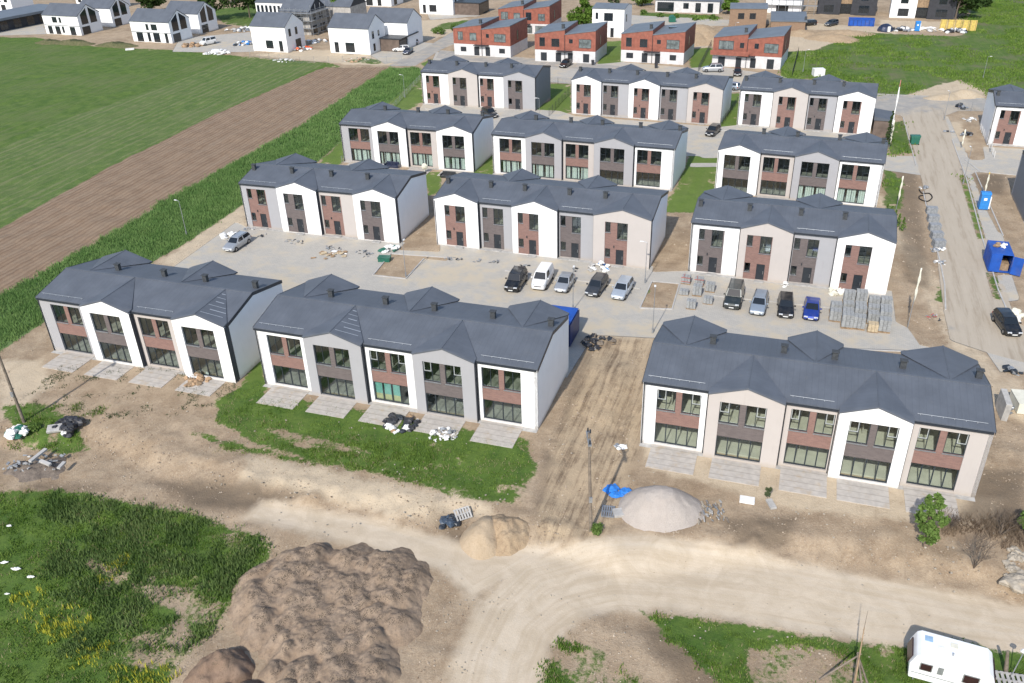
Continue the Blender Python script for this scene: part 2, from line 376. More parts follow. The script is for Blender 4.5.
Z = {
 'grass': [
  ([(-400, 30), (-60, 36), (38, 38), (100, 47), (170, 50), (250, 57), (330, 63), (340, 66), (220, 120), (110, 175), (0, 236), (-160, 330), (-700, 520)], 4),
  ([(-300, 497), (0, 492), (60, 490), (120, 502), (200, 517), (262, 537), (270, 553), (245, 585), (215, 625), (180, 660), (150, 720), (-300, 760)], 4),
  ([(218, 400), (240, 386), (262, 372), (268, 395), (340, 412), (420, 432), (530, 448), (537, 468), (512, 505), (450, 494), (380, 474), (300, 458), (250, 440), (214, 418)], .5), ([(262, 392), (340, 405), (440, 425), (530, 440), (530, 452), (400, 432), (262, 405)], .3),
  ([(195, 432), (260, 448), (330, 462), (300, 462), (220, 446)], .5),
  
  ([(640, 610), (690, 618), (760, 627), (830, 640), (900, 650), (960, 640), (1100, 668), (1100, 740), (760, 740), (720, 690), (680, 650)], .75),
  ([(560, 640), (600, 650), (640, 680), (650, 740), (530, 740), (545, 670)], .35),
  ([(0, 405), (50, 405), (75, 425), (90, 450), (60, 455), (20, 440)], .3),
  ([(-200, 300), (-200, 470), (0, 350), (50, 310), (30, 300)], 2),
  ([(790, 60), (860, 32), (940, 36), (965, 36), (970, 12), (1000, -30), (1300, -60), (1300, 120), (1010, 93), (985, 91), (960, 80), (935, 86), (900, 97), (880, 95), (840, 79), (782, 79), (778, 62)], 4),
   
   
   
  
   
  ([(889, 148), (894, 122), (904, 120), (912, 152), (890, 155)], 1.5), ([(884, 168), (903, 178), (902, 208), (884, 210)], .4),
   ([(985, 270), (1000, 276), (1003, 300), (996, 302)], .5),
  ([(640, 307), (650, 282), (678, 284), (672, 308)], -.35), ([(936, 285), (945, 292), (947, 304), (936, 300)], .4),
  ([(360, 58), (384, 60), (380, 64), (345, 62)], 1), ([(432, 32), (470, 26), (468, 20), (440, 24), (430, 30)], 2),
  
  ([(-400, -40), (1400, -40), (1400, -120), (-400, -120)], 2), ([(208, 10), (262, 4), (262, 28), (225, 24)], 2),
  ([(640, 12), (720, 16), (718, 20), (640, 18)], 1.5), ([(505, 268), (640, 286), (650, 290), (650, 294), (500, 272)], .25),
  ([(712, 293), (890, 312), (890, 316), (712, 297)], .2), ([(985, 92), (1024, 95), (1300, 130), (1300, 150), (1000, 110)], 1)],
 'crop': [([(-500, 560), (0, 296), (100, 241), (200, 181), (300, 126), (388, 68), (420, 68), (422, 76), (385, 106), (345, 138), (318, 162), (245, 203), (192, 240), (150, 264), (60, 312), (0, 352), (-500, 700)], 4)],
 'plough': [([(-500, 480), (0, 229), (110, 167), (220, 112), (325, 67), (388, 68), (300, 126), (200, 181), (100, 241), (0, 296), (-500, 560)], 4)],
 'rutted': [([(594, 338), (655, 338), (642, 440), (612, 535), (545, 548), (536, 530), (545, 480), (562, 425), (582, 380)], 3)],
 'rows': [([(-300, 300), (-60, 190), (0, 150), (60, 120), (130, 98), (240, 58), (325, 64), (220, 112), (110, 167), (0, 229), (-500, 480)], 4)],
 'lawn': LAWN,
 'track': [([(430, 740), (455, 650), (480, 600), (520, 562), (580, 540), (640, 535), (760, 553), (900, 583), (1100, 620), (1100, 672), (900, 646), (830, 637), (760, 625), (690, 616), (620, 611), (580, 620), (556, 640), (545, 670), (530, 740)], 6),
  ([(260, 500), (360, 515), (470, 545), (560, 545), (470, 600), (440, 570), (330, 540), (240, 520)], 1.2)],
 'sand': [([(250, 455), (380, 480), (480, 500), (500, 520), (420, 520), (330, 500), (240, 480)], 1.2), ([(0, 360), (40, 360), (55, 385), (0, 420)], .9),
  ([(640, 440), (1000, 500), (1000, 530), (800, 510), (650, 470)], .5), ([(600, 335), (655, 338), (640, 360), (600, 360)], 1),
  ([(160, 262), (245, 202), (246, 228), (180, 268)], .8), ([(900, 70), (985, 85), (985, 95), (930, 98), (880, 92), (820, 78), (860, 80)], .5),
  ([(785, 30), (830, 38), (850, 46), (815, 55), (780, 56)], 1.5), ([(790, 22), (880, 26), (900, 34), (870, 34), (850, 30), (800, 30)], 1.5),
  ([(944, 122), (960, 122), (972, 150), (952, 150)], 1.2), ([(400, 22), (470, 18), (455, 34), (400, 46)], 1.5), ([(300, 50), (395, 50), (400, 66), (345, 64), (250, 55)], .8), ([(690, 22), (712, 24), (712, 50), (690, 48)], 2),
  ([(820, 95), (1000, 380), (1024, 380), (1024, 420), (980, 400)], .3), ([(880, 20), (960, 22), (960, 32), (880, 30)], 1)],
 'damp': [([(150, 480), (230, 478), (300, 495), (270, 515), (190, 508)], 1.2), ([(590, 345), (625, 350), (600, 390), (575, 440), (555, 450), (568, 400)], .9),
  ([(545, 450), (575, 470), (560, 520), (535, 520)], .7), ([(580, 440), (640, 450), (620, 465), (585, 465)], .8), ([(430, 510), (470, 520), (480, 545), (450, 545)], .8),
  ([(40, 483), (110, 488), (80, 492), (20, 490)], .6), ([(720, 520), (800, 515), (790, 545), (740, 545)], .5), ([(640, 620), (700, 640), (740, 690), (690, 690), (650, 650)], .6),
  ([(895, 170), (915, 168), (930, 290), (905, 280)], .4), ([(972, 174), (1004, 175), (1005, 195), (980, 192)], 1), ([(20, 500), (200, 520), (240, 545), (180, 530)], .3),
  ([(915, 130), (935, 135), (940, 165), (918, 160)], .7), ([(980, 470), (1024, 470), (1024, 540), (960, 520)], .6)],
 'pave': [([(172, 268), (236, 222), (248, 228), (400, 242), (436, 242), (655, 266), (690, 266), (892, 291), (896, 322), (908, 328), (920, 345), (950, 352), (760, 345), (655, 338), (594, 335), (567, 378), (540, 372), (300, 332), (282, 346), (90, 305), (130, 290)], 3),
  ([(424, 103), (560, 111), (575, 116), (720, 127), (738, 125), (872, 136), (886, 150), (888, 157), (718, 153), (690, 152), (620, 148), (490, 132), (470, 125), (418, 110)], 3),
  ([(686, 128), (722, 128), (720, 156), (686, 156)], 3), ([(705, 153), (720, 153), (719, 158), (700, 158)], 2), ([(690, 163), (720, 163), (720, 167), (690, 167)], 2),
  ([(436, 52), (535, 60), (600, 64), (622, 62), (690, 68), (716, 66), (782, 76), (800, 82), (800, 90), (735, 92), (716, 94), (620, 86), (572, 84), (548, 82), (430, 66)], 3),
  ([(934, 116), (948, 116), (968, 160), (1040, 156), (1040, 176), (975, 172), (984, 205), (1003, 236), (1012, 262), (996, 262), (984, 236), (966, 190), (946, 160)], 3),
  ([(960, 145), (1040, 150), (1040, 160), (965, 160)], 2), ([(880, 156), (918, 156), (926, 176), (884, 170)], 2), ([(365, 52), (400, 40), (440, 44), (420, 58), (385, 64)], 2),
  ([(985, 350), (1040, 340), (1040, 372), (1000, 372)], 1), ([(996, 275), (1012, 275), (1020, 300), (1006, 302)], 1.2), ([(180, 38), (250, 32), (256, 52), (172, 52)], .6), ([(610, 14), (730, 20), (728, 26), (612, 24)], 1.5),
  ([(425, 8), (480, 6), (480, 16), (430, 20)], 2), ([(-200, 30), (45, 22), (50, 34), (-200, 42)], 1)],
 'asphalt': [([(872, 94), (985, 99), (1300, 120), (1300, 135), (985, 111), (958, 111), (945, 116), (956, 150), (976, 205), (1000, 270), (1016, 322), (1060, 345), (1060, 372), (985, 352), (950, 340), (944, 312), (936, 250), (924, 190), (914, 150), (902, 116), (872, 108)], 2.5),
  ([(388, 66), (425, 48), (452, 32), (470, 30), (478, 34), (440, 50), (415, 66)], 2), ([(440, 50), (620, 66), (620, 72), (436, 58)], .8)],
}
holes = [[(374, 275), (391, 254), (449, 258), (446, 261), (423, 259), (406, 279)], [(640, 307), (652, 282), (679, 284), (672, 309)], [(398, 250), (432, 216), (440, 218), (440, 252)],
         [(652, 272), (668, 212), (691, 212), (689, 271)], [(972, 174), (1004, 175), (1012, 215), (1020, 240), (998, 232), (984, 205)], [(960, 138), (980, 130), (985, 160), (970, 160)], [(959, 175), (966.5, 175), (985.5, 238), (978, 241)], [(985, 270), (997, 274), (1000, 300), (994, 301)]]
def seg_sdf(X, Y, poly):
    P = np.array([gp(*q)[:2] for q in poly]); n = len(P)
    d2 = np.full(X.shape, 1e18); inside = np.zeros(X.shape, bool)
    for i in range(n):
        a, b = P[i], P[(i + 1) % n]; e = b - a
        t = np.clip(((X - a[0]) * e[0] + (Y - a[1]) * e[1]) / (e @ e + 1e-12), 0, 1)
        d2 = np.minimum(d2, (X - a[0] - t * e[0]) ** 2 + (Y - a[1] - t * e[1]) ** 2)
        c = ((a[1] > Y) != (b[1] > Y)) & (X < (b[0] - a[0]) * (Y - a[1]) / (b[1] - a[1] + 1e-12) + a[0])
        inside ^= c
    d = np.sqrt(d2)
    return np.where(inside, d, -d)
def axis(parts):
    out = []
    for a, b, s in parts: out.append(np.arange(a, b - 1e-6, s))
    return np.concatenate(out + [[parts[-1][1]]])
gx = axis([(-1500, -300, 120), (-300, -110, 4), (-110, -48, .9), (-48, 48, .36), (48, 110, .9), (110, 300, 4), (300, 1500, 120)])
gy = axis([(-300, 20, 20), (20, 34, 2), (34, 66, .3), (66, 130, .5), (130, 220, .9), (220, 330, 1.6), (330, 600, 20), (600, 1500, 150)])
GX, GY = np.meshgrid(gx, gy)
SD = {}
for k, lst in Z.items():
    s = np.full(GX.shape, -4.0)
    for poly, cap in lst:
        P = np.array([gp(*q)[:2] for q in poly]); x0, y0 = P.min(0) - 4; x1, y1 = P.max(0) + 4
        i0, i1 = np.searchsorted(gx, [x0, x1]); j0, j1 = np.searchsorted(gy, [y0, y1])
        if i1 <= i0 or j1 <= j0: continue
        sub = (slice(j0, j1), slice(i0, i1))
        s[sub] = np.maximum(s[sub], np.minimum(seg_sdf(GX[sub], GY[sub], poly), cap))
    SD[k] = s
hol = np.full(GX.shape, -4.0)
for poly in holes:
    hol = np.maximum(hol, np.clip(seg_sdf(GX, GY, poly), -4, 4))
SD['pave'] = np.minimum(SD['pave'], -hol); SD['asphalt'] = np.minimum(SD['asphalt'], -hol); SD['grass'] = np.maximum(SD['grass'], SD['lawn'])
# relief: lumps in the soil, wheel ruts, furrows, plateau edge
GZ = ground_h(GX, GY)
for poly in [[(130, 583), (190, 588), (222, 605), (205, 628), (165, 605)], [(110, 645), (185, 618), (198, 660), (140, 668)], [(90, 560), (130, 575), (120, 585)], [(748, 650), (800, 644), (862, 665), (870, 700), (760, 712)], [(560, 655), (600, 648), (640, 690), (600, 720)], [(262, 428), (330, 440), (370, 452), (300, 446)]]:
    SD['grass'] = np.minimum(SD['grass'], np.maximum(-seg_sdf(GX, GY, poly), -.08))
hard = np.maximum(SD['pave'], SD['asphalt'])
soft = np.clip((-hard) / 1.2, 0, 1)
BLK = [(-48.88, 80.37, -18.90, 22.85), (-24.47, 72.26, -19.24, 28.12), (10.84, 60.62, -18.95, 26.46), (-36.52, 113.67, -18.50, 23.44), (-9.25, 105.63, -20.77, 28.15), (21.54, 94.53, -19.88, 22.27),
       (-27.11, 141.28, -18.73, 23.32), (-2.06, 132.69, -21.64, 28.60), (30.78, 121.50, -23.5, 22.33), (-16.40, 177.04, -19.86, 24.05), (13.08, 166.29, -24.0, 28.36), (42.00, 154.75, -22.74, 22.59)]
nearb = np.zeros(GX.shape)
for bx, by, yw, bl in BLK:
    c_, s_ = math.cos(R(yw)), math.sin(R(yw))
    U = (GX - bx) * c_ + (GY - by) * s_; V = -(GX - bx) * s_ + (GY - by) * c_
    d = np.maximum(np.maximum(-U, U - bl), np.maximum(-4.2 - V, V - 10)); nearb = np.maximum(nearb, np.clip(1 - d / 1.5, 0, 1))
soft = soft * (1 - nearb)
road = np.clip(SD['track'] / 1.5 + .3, 0, 1)
rel = (fbm(GX / 2.6, GY / 2.6, 3, 5) - .5) * .42 + (fbm(GX / .8, GY / .8, 9, 3) - .5) * .16
GZ = GZ + soft * rel * (1 - .85 * road) * np.clip((400 - GY) / 100, 0, 1)
# the rutted passage between the two front blocks
ruts = np.clip(seg_sdf(GX, GY, [(600, 340), (652, 340), (640, 440), (600, 540), (535, 540), (545, 480), (562, 420), (580, 385)]) / 1.5, 0, 1)
q = (GX * math.sin(R(70)) - GY * math.cos(R(70))) + .5 * (fbm(GX / 6, GY / 6, 5, 2) - .5)
q2 = GX * math.cos(R(70)) + GY * math.sin(R(70))
GZ = GZ + ruts * ((fbm(q * 1.15, q2 * .09, 71, 3) - .5) * .75 + (fbm(q * .4, q2 * .2, 72, 2) - .5) * .5)
bankn = np.exp(-((np.interp(GX, BANK[0], BANK[1]) - GY - 1.2) / 1.6) ** 2) * (1 - road)
GZ = GZ + bankn * (fbm(GX / 1.1, GY / 1.1, 31, 4) - .5) * .85 * soft
NY, NX = GX.shape
idx = np.arange(NX * NY).reshape(NY, NX)
faces = np.stack([idx[:-1, :-1], idx[:-1, 1:], idx[1:, 1:], idx[1:, :-1]], -1).reshape(-1, 4)
fc = {k: (SD[k][:-1, :-1] + SD[k][:-1, 1:] + SD[k][1:, 1:] + SD[k][1:, :-1]).reshape(-1) / 4 for k in SD}
cls = np.zeros(len(faces), int)
names = ['ground', 'dirt_road', 'grass_field', 'crop_field', 'ploughed_field', 'paved_street', 'asphalt_road']
for i, k in ((1, 'track'), (2, 'grass'), (3, 'crop'), (4, 'plough'), (5, 'pave'), (6, 'asphalt')):
    cls[fc[k] > (0 if k != 'grass' else .1)] = i
PTS = np.stack([GX, GY, GZ], -1).reshape(-1, 3)
def terrain_z(x, y):
    i = min(max(np.searchsorted(gx, x) - 1, 0), NX - 2); j = min(max(np.searchsorted(gy, y) - 1, 0), NY - 2)
    fx = (x - gx[i]) / (gx[i + 1] - gx[i]); fy = (y - gy[j]) / (gy[j + 1] - gy[j])
    return float((GZ[j, i] * (1 - fx) + GZ[j, i + 1] * fx) * (1 - fy) + (GZ[j + 1, i] * (1 - fx) + GZ[j + 1, i + 1] * fx) * fy)
def grid_lookup(A, x, y):
    i = np.clip(np.searchsorted(gx, x), 0, NX - 1); j = np.clip(np.searchsorted(gy, y), 0, NY - 1)
    return A[j, i]
def G3(px, py, dz=0.0):
    P = gp(px, py); return Vector((P[0], P[1], terrain_z(P[0], P[1]) + dz))

# ---- one shader for the whole terrain, driven by the distance to each zone's edge
t = NT('terrain'); P = t.pos()
A = {k: t.attr('z_' + k) for k in SD}
nbig = t.noise(P, .07, 5, .6); nmid = t.noise(P, .45, 6, .65); nfine = t.noise(P, 3.2, 8, .75); ngr = t.noise(P, 9, 4, .7)
FD = R(73.3)
along = t.strip(P, -FD, (.05, 1.3, .2))       # stretched along the field strips (x along, y across)
def edge(k, amp, soft_, n=None):
    n = n or t.add(t.mul(t.sub(nmid, .5), 1.0), t.mul(t.sub(nfine, .5), .55))
    return t.step(t.add(A[k], t.mul(n, amp)), -soft_, soft_)
soil = t.mix(t.step(nmid, .28, .72), (.27, .197, .128), (.425, .33, .228))
soil = t.mix(t.mul(t.step(nbig, .4, .65), .5), soil, (.46, .36, .255))
soil = t.mix(t.mul(t.step(nfine, .48, .70), .6), soil, (.21, .15, .098))
soil = t.mix(t.mul(t.step(ngr, .52, .72), .5), soil, (.57, .49, .39))
soil = t.mix(t.mul(edge('sand', 2.2, .6), .75), soil, t.mix(nfine, (.50, .40, .27), (.64, .55, .42)))
ruttex = t.noise(t.strip(P, -R(70), (.11, 1.5, .3)), 1.1, 6, .7)
soil = t.mix(t.mul(t.step(ruttex, .5, .75), .35), soil, (.23, .175, .125))
soil = t.mix(t.mul(edge('damp', 2.0, .8), .8), soil, t.mix(nfine, (.115, .088, .062), (.19, .145, .10)))
trk_st = t.noise(t.map(P, (.35, .35, .35), (0, 0, 0)), 1.2, 5, .6, 1.5)
trk = t.mix(t.step(trk_st, .3, .7), (.50, .415, .305), (.585, .495, .38))
tv = t.n('ShaderNodeCombineXYZ', {0: t.mul(A['track'], 1.6), 1: t.mul(t.n('ShaderNodeSeparateXYZ', {0: P}).outputs[0], .05), 2: t.mul(t.n('ShaderNodeSeparateXYZ', {0: P}).outputs[1], .05)}).outputs[0]
tb = t.noise(tv, 1.3, 4, .6)
trk = t.mix(t.mul(t.step(tb, .45, .7), .35), trk, (.39, .305, .21)); trk = t.mix(t.mul(t.step(tb, .5, .3), .35), trk, (.55, .485, .395))
trk = t.mix(t.mul(t.step(nfine, .55, .8), .3), trk, (.34, .28, .21))
soil = t.mix(t.mul(edge('rutted', 1.8, .7), .95), soil, t.mix(t.step(t.add(t.mul(ruttex, .55), t.add(t.mul(nmid, .3), t.mul(nfine, .15))), .45, .62), (.45, .35, .235), (.185, .135, .09)))
col = t.mix(edge('track', 1.3, .55), soil, trk)
g1 = t.mix(t.step(nmid, .3, .7), (.06, .12, .02), (.12, .185, .036))
g1 = t.mix(t.mul(t.step(nbig, .42, .62), .6), g1, (.092, .155, .03))
g1 = t.mix(t.mul(t.step(nfine, .45, .7), .6), g1, (.028, .062, .018))
g1 = t.mix(t.mul(t.step(ngr, .5, .72), .5), g1, (.15, .18, .07))
streak = t.noise(along, 1.0, 5, .65)
dry = t.step(t.add(t.mul(streak, .7), t.mul(nbig, .5)), .54, .76)
far = t.step(t.n('ShaderNodeSeparateXYZ', {0: P}).outputs[1], 70, 110)
g1 = t.mix(t.mul(t.mul(dry, .5), far), g1, (.16, .17, .08))
mead = t.mul(t.step(t.n('ShaderNodeSeparateXYZ', {0: P}).outputs[0], 50, 62), t.step(t.add(t.noise(P, .16, 4, .6), t.mul(t.sub(nfine, .5), .3)), .5, .66))
g1 = t.mix(t.mul(mead, .5), g1, (.17, .145, .10))
rowt = t.wave(t.map(P, rot=(0, 0, R(90) - FD)), .17, .9, 2, .4)
g1 = t.mix(t.mul(t.mul(t.step(t.add(rowt, t.add(t.mul(t.sub(streak, .5), 2.2), t.mul(t.sub(nmid, .5), 1.6))), .6, 1.2), .42), edge('rows', .8, .5)), g1, (.235, .215, .125))
g1 = t.mix(t.mul(edge('rows', .8, .5), .18), g1, (.16, .20, .09))
g1 = t.mix(t.mul(edge('lawn', .5, .2), .6), g1, t.mix(nfine, (.10, .17, .03), (.18, .24, .06)))
bare = t.mul(t.step(t.add(nmid, t.mul(t.sub(nbig, .5), .8)), .60, .70), t.sub(1.0, t.step(A['grass'], .8, 2.2)))
gm = t.mul(edge('grass', 2.4, .16), t.sub(1.0, bare))
col = t.mix(gm, col, g1)
cr = t.mix(t.step(nfine, .3, .7), (.10, .165, .05), (.165, .235, .085))
cr = t.mix(t.mul(t.step(streak, .4, .7), .5), cr, (.03, .085, .03))
col = t.mix(edge('crop', 1.0, .15), col, cr)
fur = t.wave(t.map(P, (1, 1, 1), (0, 0, R(90) - FD)), .36, .7, 2, .6)
fur2 = t.wave(t.map(P, (1, 1, 1), (0, 0, R(90) - FD)), .105, 1.0, 2, .5)
pl = t.mix(t.step(nmid, .25, .75), (.235, .16, .105), (.305, .22, .15))
pl = t.mix(t.mul(t.step(fur, .5, .95), .5), pl, (.16, .105, .068)); pl = t.mix(t.mul(t.step(fur2, .4, .9), .35), pl, (.31, .23, .16))
pl = t.mix(t.mul(t.step(streak, .5, .7), .35), pl, (.27, .215, .16))
col = t.mix(edge('plough', .8, .25), col, pl)
br = t.n('ShaderNodeTexBrick', {'Vector': t.map(P, rot=(0, 0, R(19.5))), 'Color1': (.46, .435, .39), 'Color2': (.41, .39, .35), 'Mortar': (.27, .265, .25), 'Scale': 1.0, 'Mortar Size': .012, 'Brick Width': .4, 'Row Height': .2})
pv = t.mix(t.mul(t.step(nmid, .3, .7), .6), br.outputs[0], (.49, .46, .405))
pv = t.mix(t.mul(t.step(nfine, .45, .7), .4), pv, (.34, .325, .30))
pv = t.mix(t.mul(t.step(t.add(t.mul(nmid, .6), t.mul(nbig, .5)), .52, .68), .8), pv, (.50, .43, .32))
pm = edge('pave', .12, .05)
col = t.mix(pm, col, pv)
asp = t.mix(t.step(nmid, .3, .7), (.30, .29, .27), (.38, .36, .33))
dust = t.step(t.add(t.mul(nmid, .5), t.add(t.mul(nbig, .6), t.mul(t.sub(1.0, t.step(t.n('ShaderNodeSeparateXYZ', {0: P}).outputs[1], 148, 166)), .22))), .5, .68)
asp = t.mix(t.mul(dust, .85), asp, t.mix(nfine, (.40, .335, .25), (.52, .455, .365)))
_a, _b2 = gp(925, 130), gp(985, 320); AN = math.atan2(_b2[1] - _a[1], _b2[0] - _a[0])
tr2 = t.noise(t.strip(P, -AN, (.09, 1.1, .3)), 1.0, 6, .7)
asp = t.mix(t.mul(t.mul(t.step(tr2, .48, .68), dust), .55), asp, (.27, .215, .155)); asp = t.mix(t.mul(t.step(tr2, .45, .3), .4), asp, (.55, .49, .40))
asp = t.mix(t.mul(t.step(nfine, .5, .72), .35), asp, (.30, .27, .23))
col = t.mix(edge('asphalt', .5, .08), col, asp)
hb = t.add(t.mul(nfine, .5), t.add(t.mul(ngr, .35), t.mul(nmid, .8)))
hardm = t.math('MAXIMUM', pm, edge('asphalt', .12, .05))
hb = t.mul(hb, t.sub(1.0, t.mul(hardm, .9)))
hb = t.mul(hb, t.sub(1.0, t.mul(edge('track', 1.6, 1.0), .7)))
hb = t.add(hb, t.mul(t.mul(fur, edge('plough', .8, .25)), .8))
M['terrain'] = t.bsdf(col, .93, 0, t.bump(hb, .75, .2), .2)
for ci, nm in enumerate(names):
    fs = faces[cls == ci]
    used = np.unique(fs); remap = np.full(len(PTS), -1); remap[used] = np.arange(len(used)); fs = remap[fs]
    me = bpy.data.meshes.new(nm)
    me.vertices.add(len(used)); me.vertices.foreach_set('co', PTS[used].astype(np.float32).ravel())
    me.loops.add(len(fs) * 4); me.loops.foreach_set('vertex_index', fs.astype(np.int32).ravel())
    me.polygons.add(len(fs)); me.polygons.foreach_set('loop_start', np.arange(0, len(fs) * 4, 4, dtype=np.int32))
    me.update(calc_edges=True)
    me.polygons.foreach_set('use_smooth', np.ones(len(fs), bool))
    for k in SD:
        a = me.attributes.new('z_' + k, 'FLOAT', 'POINT'); a.data.foreach_set('value', SD[k].ravel()[used].astype(np.float32))
    me.materials.append(M['terrain'])
    o = bpy.data.objects.new(nm, me); COL.objects.link(o); o['kind'] = 'structure'
# ------------------------------------------------------------------ terraced blocks
DEP, HE, HR, PJ, HG = 9.9, 6.26, 7.36, .5, 7.24
RV = 4.72      # the ridge stands a little nearer the garden front
GROUP_B = 'white and grey terraced blocks with dark metal roofs'
def wall_holes(mb, a, b, z0, z1, y0, y1, holes):
    xs = sorted({a, b} | {h[0] for h in holes} | {h[1] for h in holes}); zs = sorted({z0, z1} | {h[2] for h in holes} | {h[3] for h in holes})
    for i in range(len(xs) - 1):
        run = None
        for j in range(len(zs) - 1):
            cx, cz = (xs[i] + xs[i + 1]) / 2, (zs[j] + zs[j + 1]) / 2
            solid = not any(h[0] < cx < h[1] and h[2] < cz < h[3] for h in holes)
            if solid and run is None: run = zs[j]
            if not solid and run is not None: mb.box(xs[i], xs[i + 1], y0, y1, run, zs[j]); run = None
        if run is not None: mb.box(xs[i], xs[i + 1], y0, y1, run, zs[-1])
def window(par, a, b, z0, z1, y, mull=(), trans=(), sash=None, glass='glass', sill=True, name='window'):
    f = MB(); w = .06; d = .07
    if name == 'glass_doors': w = .085; d = .13
    f.box(a, a + w, y, y + d, z0, z1); f.box(b - w, b, y, y + d, z0, z1)
    f.box(a + w, b - w, y, y + d, z0, z0 + w); f.box(a + w, b - w, y, y + d, z1 - w, z1)
    for m in mull: f.box(a + (b - a) * m - w / 2, a + (b - a) * m + w / 2, y + .004, y + d - .004, z0 + w, z1 - w)
    for (m0, m1, tz) in trans:
        f.box(a + (b - a) * m0 + w / 2, a + (b - a) * m1 - w / 2, y + .008, y + d - .008, z0 + (z1 - z0) * tz - w / 2, z0 + (z1 - z0) * tz + w / 2)
    o = f.build(name, M['frame'], par, fix=False)
    g = MB(); g.box(a + .03, b - .03, y + .03, y + .04, z0 + .03, z1 - .03); g.build('glass_pane', M[glass], o, fix=False)
    if sash:
        s = MB()
        for (m0, m1, t0, t1) in sash:
            xa, xb, za, zb = a + (b - a) * m0 + .05, a + (b - a) * m1 - .05, z0 + (z1 - z0) * t0 + .05, z0 + (z1 - z0) * t1 - .05
            k = .055
            s.box(xa, xa + k, y - .03, y + .002, za, zb); s.box(xb - k, xb, y - .03, y + .002, za, zb)
            s.box(xa + k, xb - k, y - .03, y + .002, za, za + k); s.box(xa + k, xb - k, y - .03, y + .002, zb - k, zb)
        s.build('sash', M['sash'], o, fix=False)
    if sill:
        s = MB(); s.box(a - .05, b + .05, y - .17, y, z0 - .05, z0 - .004); s.build('sill', M['galv'], o, fix=False)
    return o
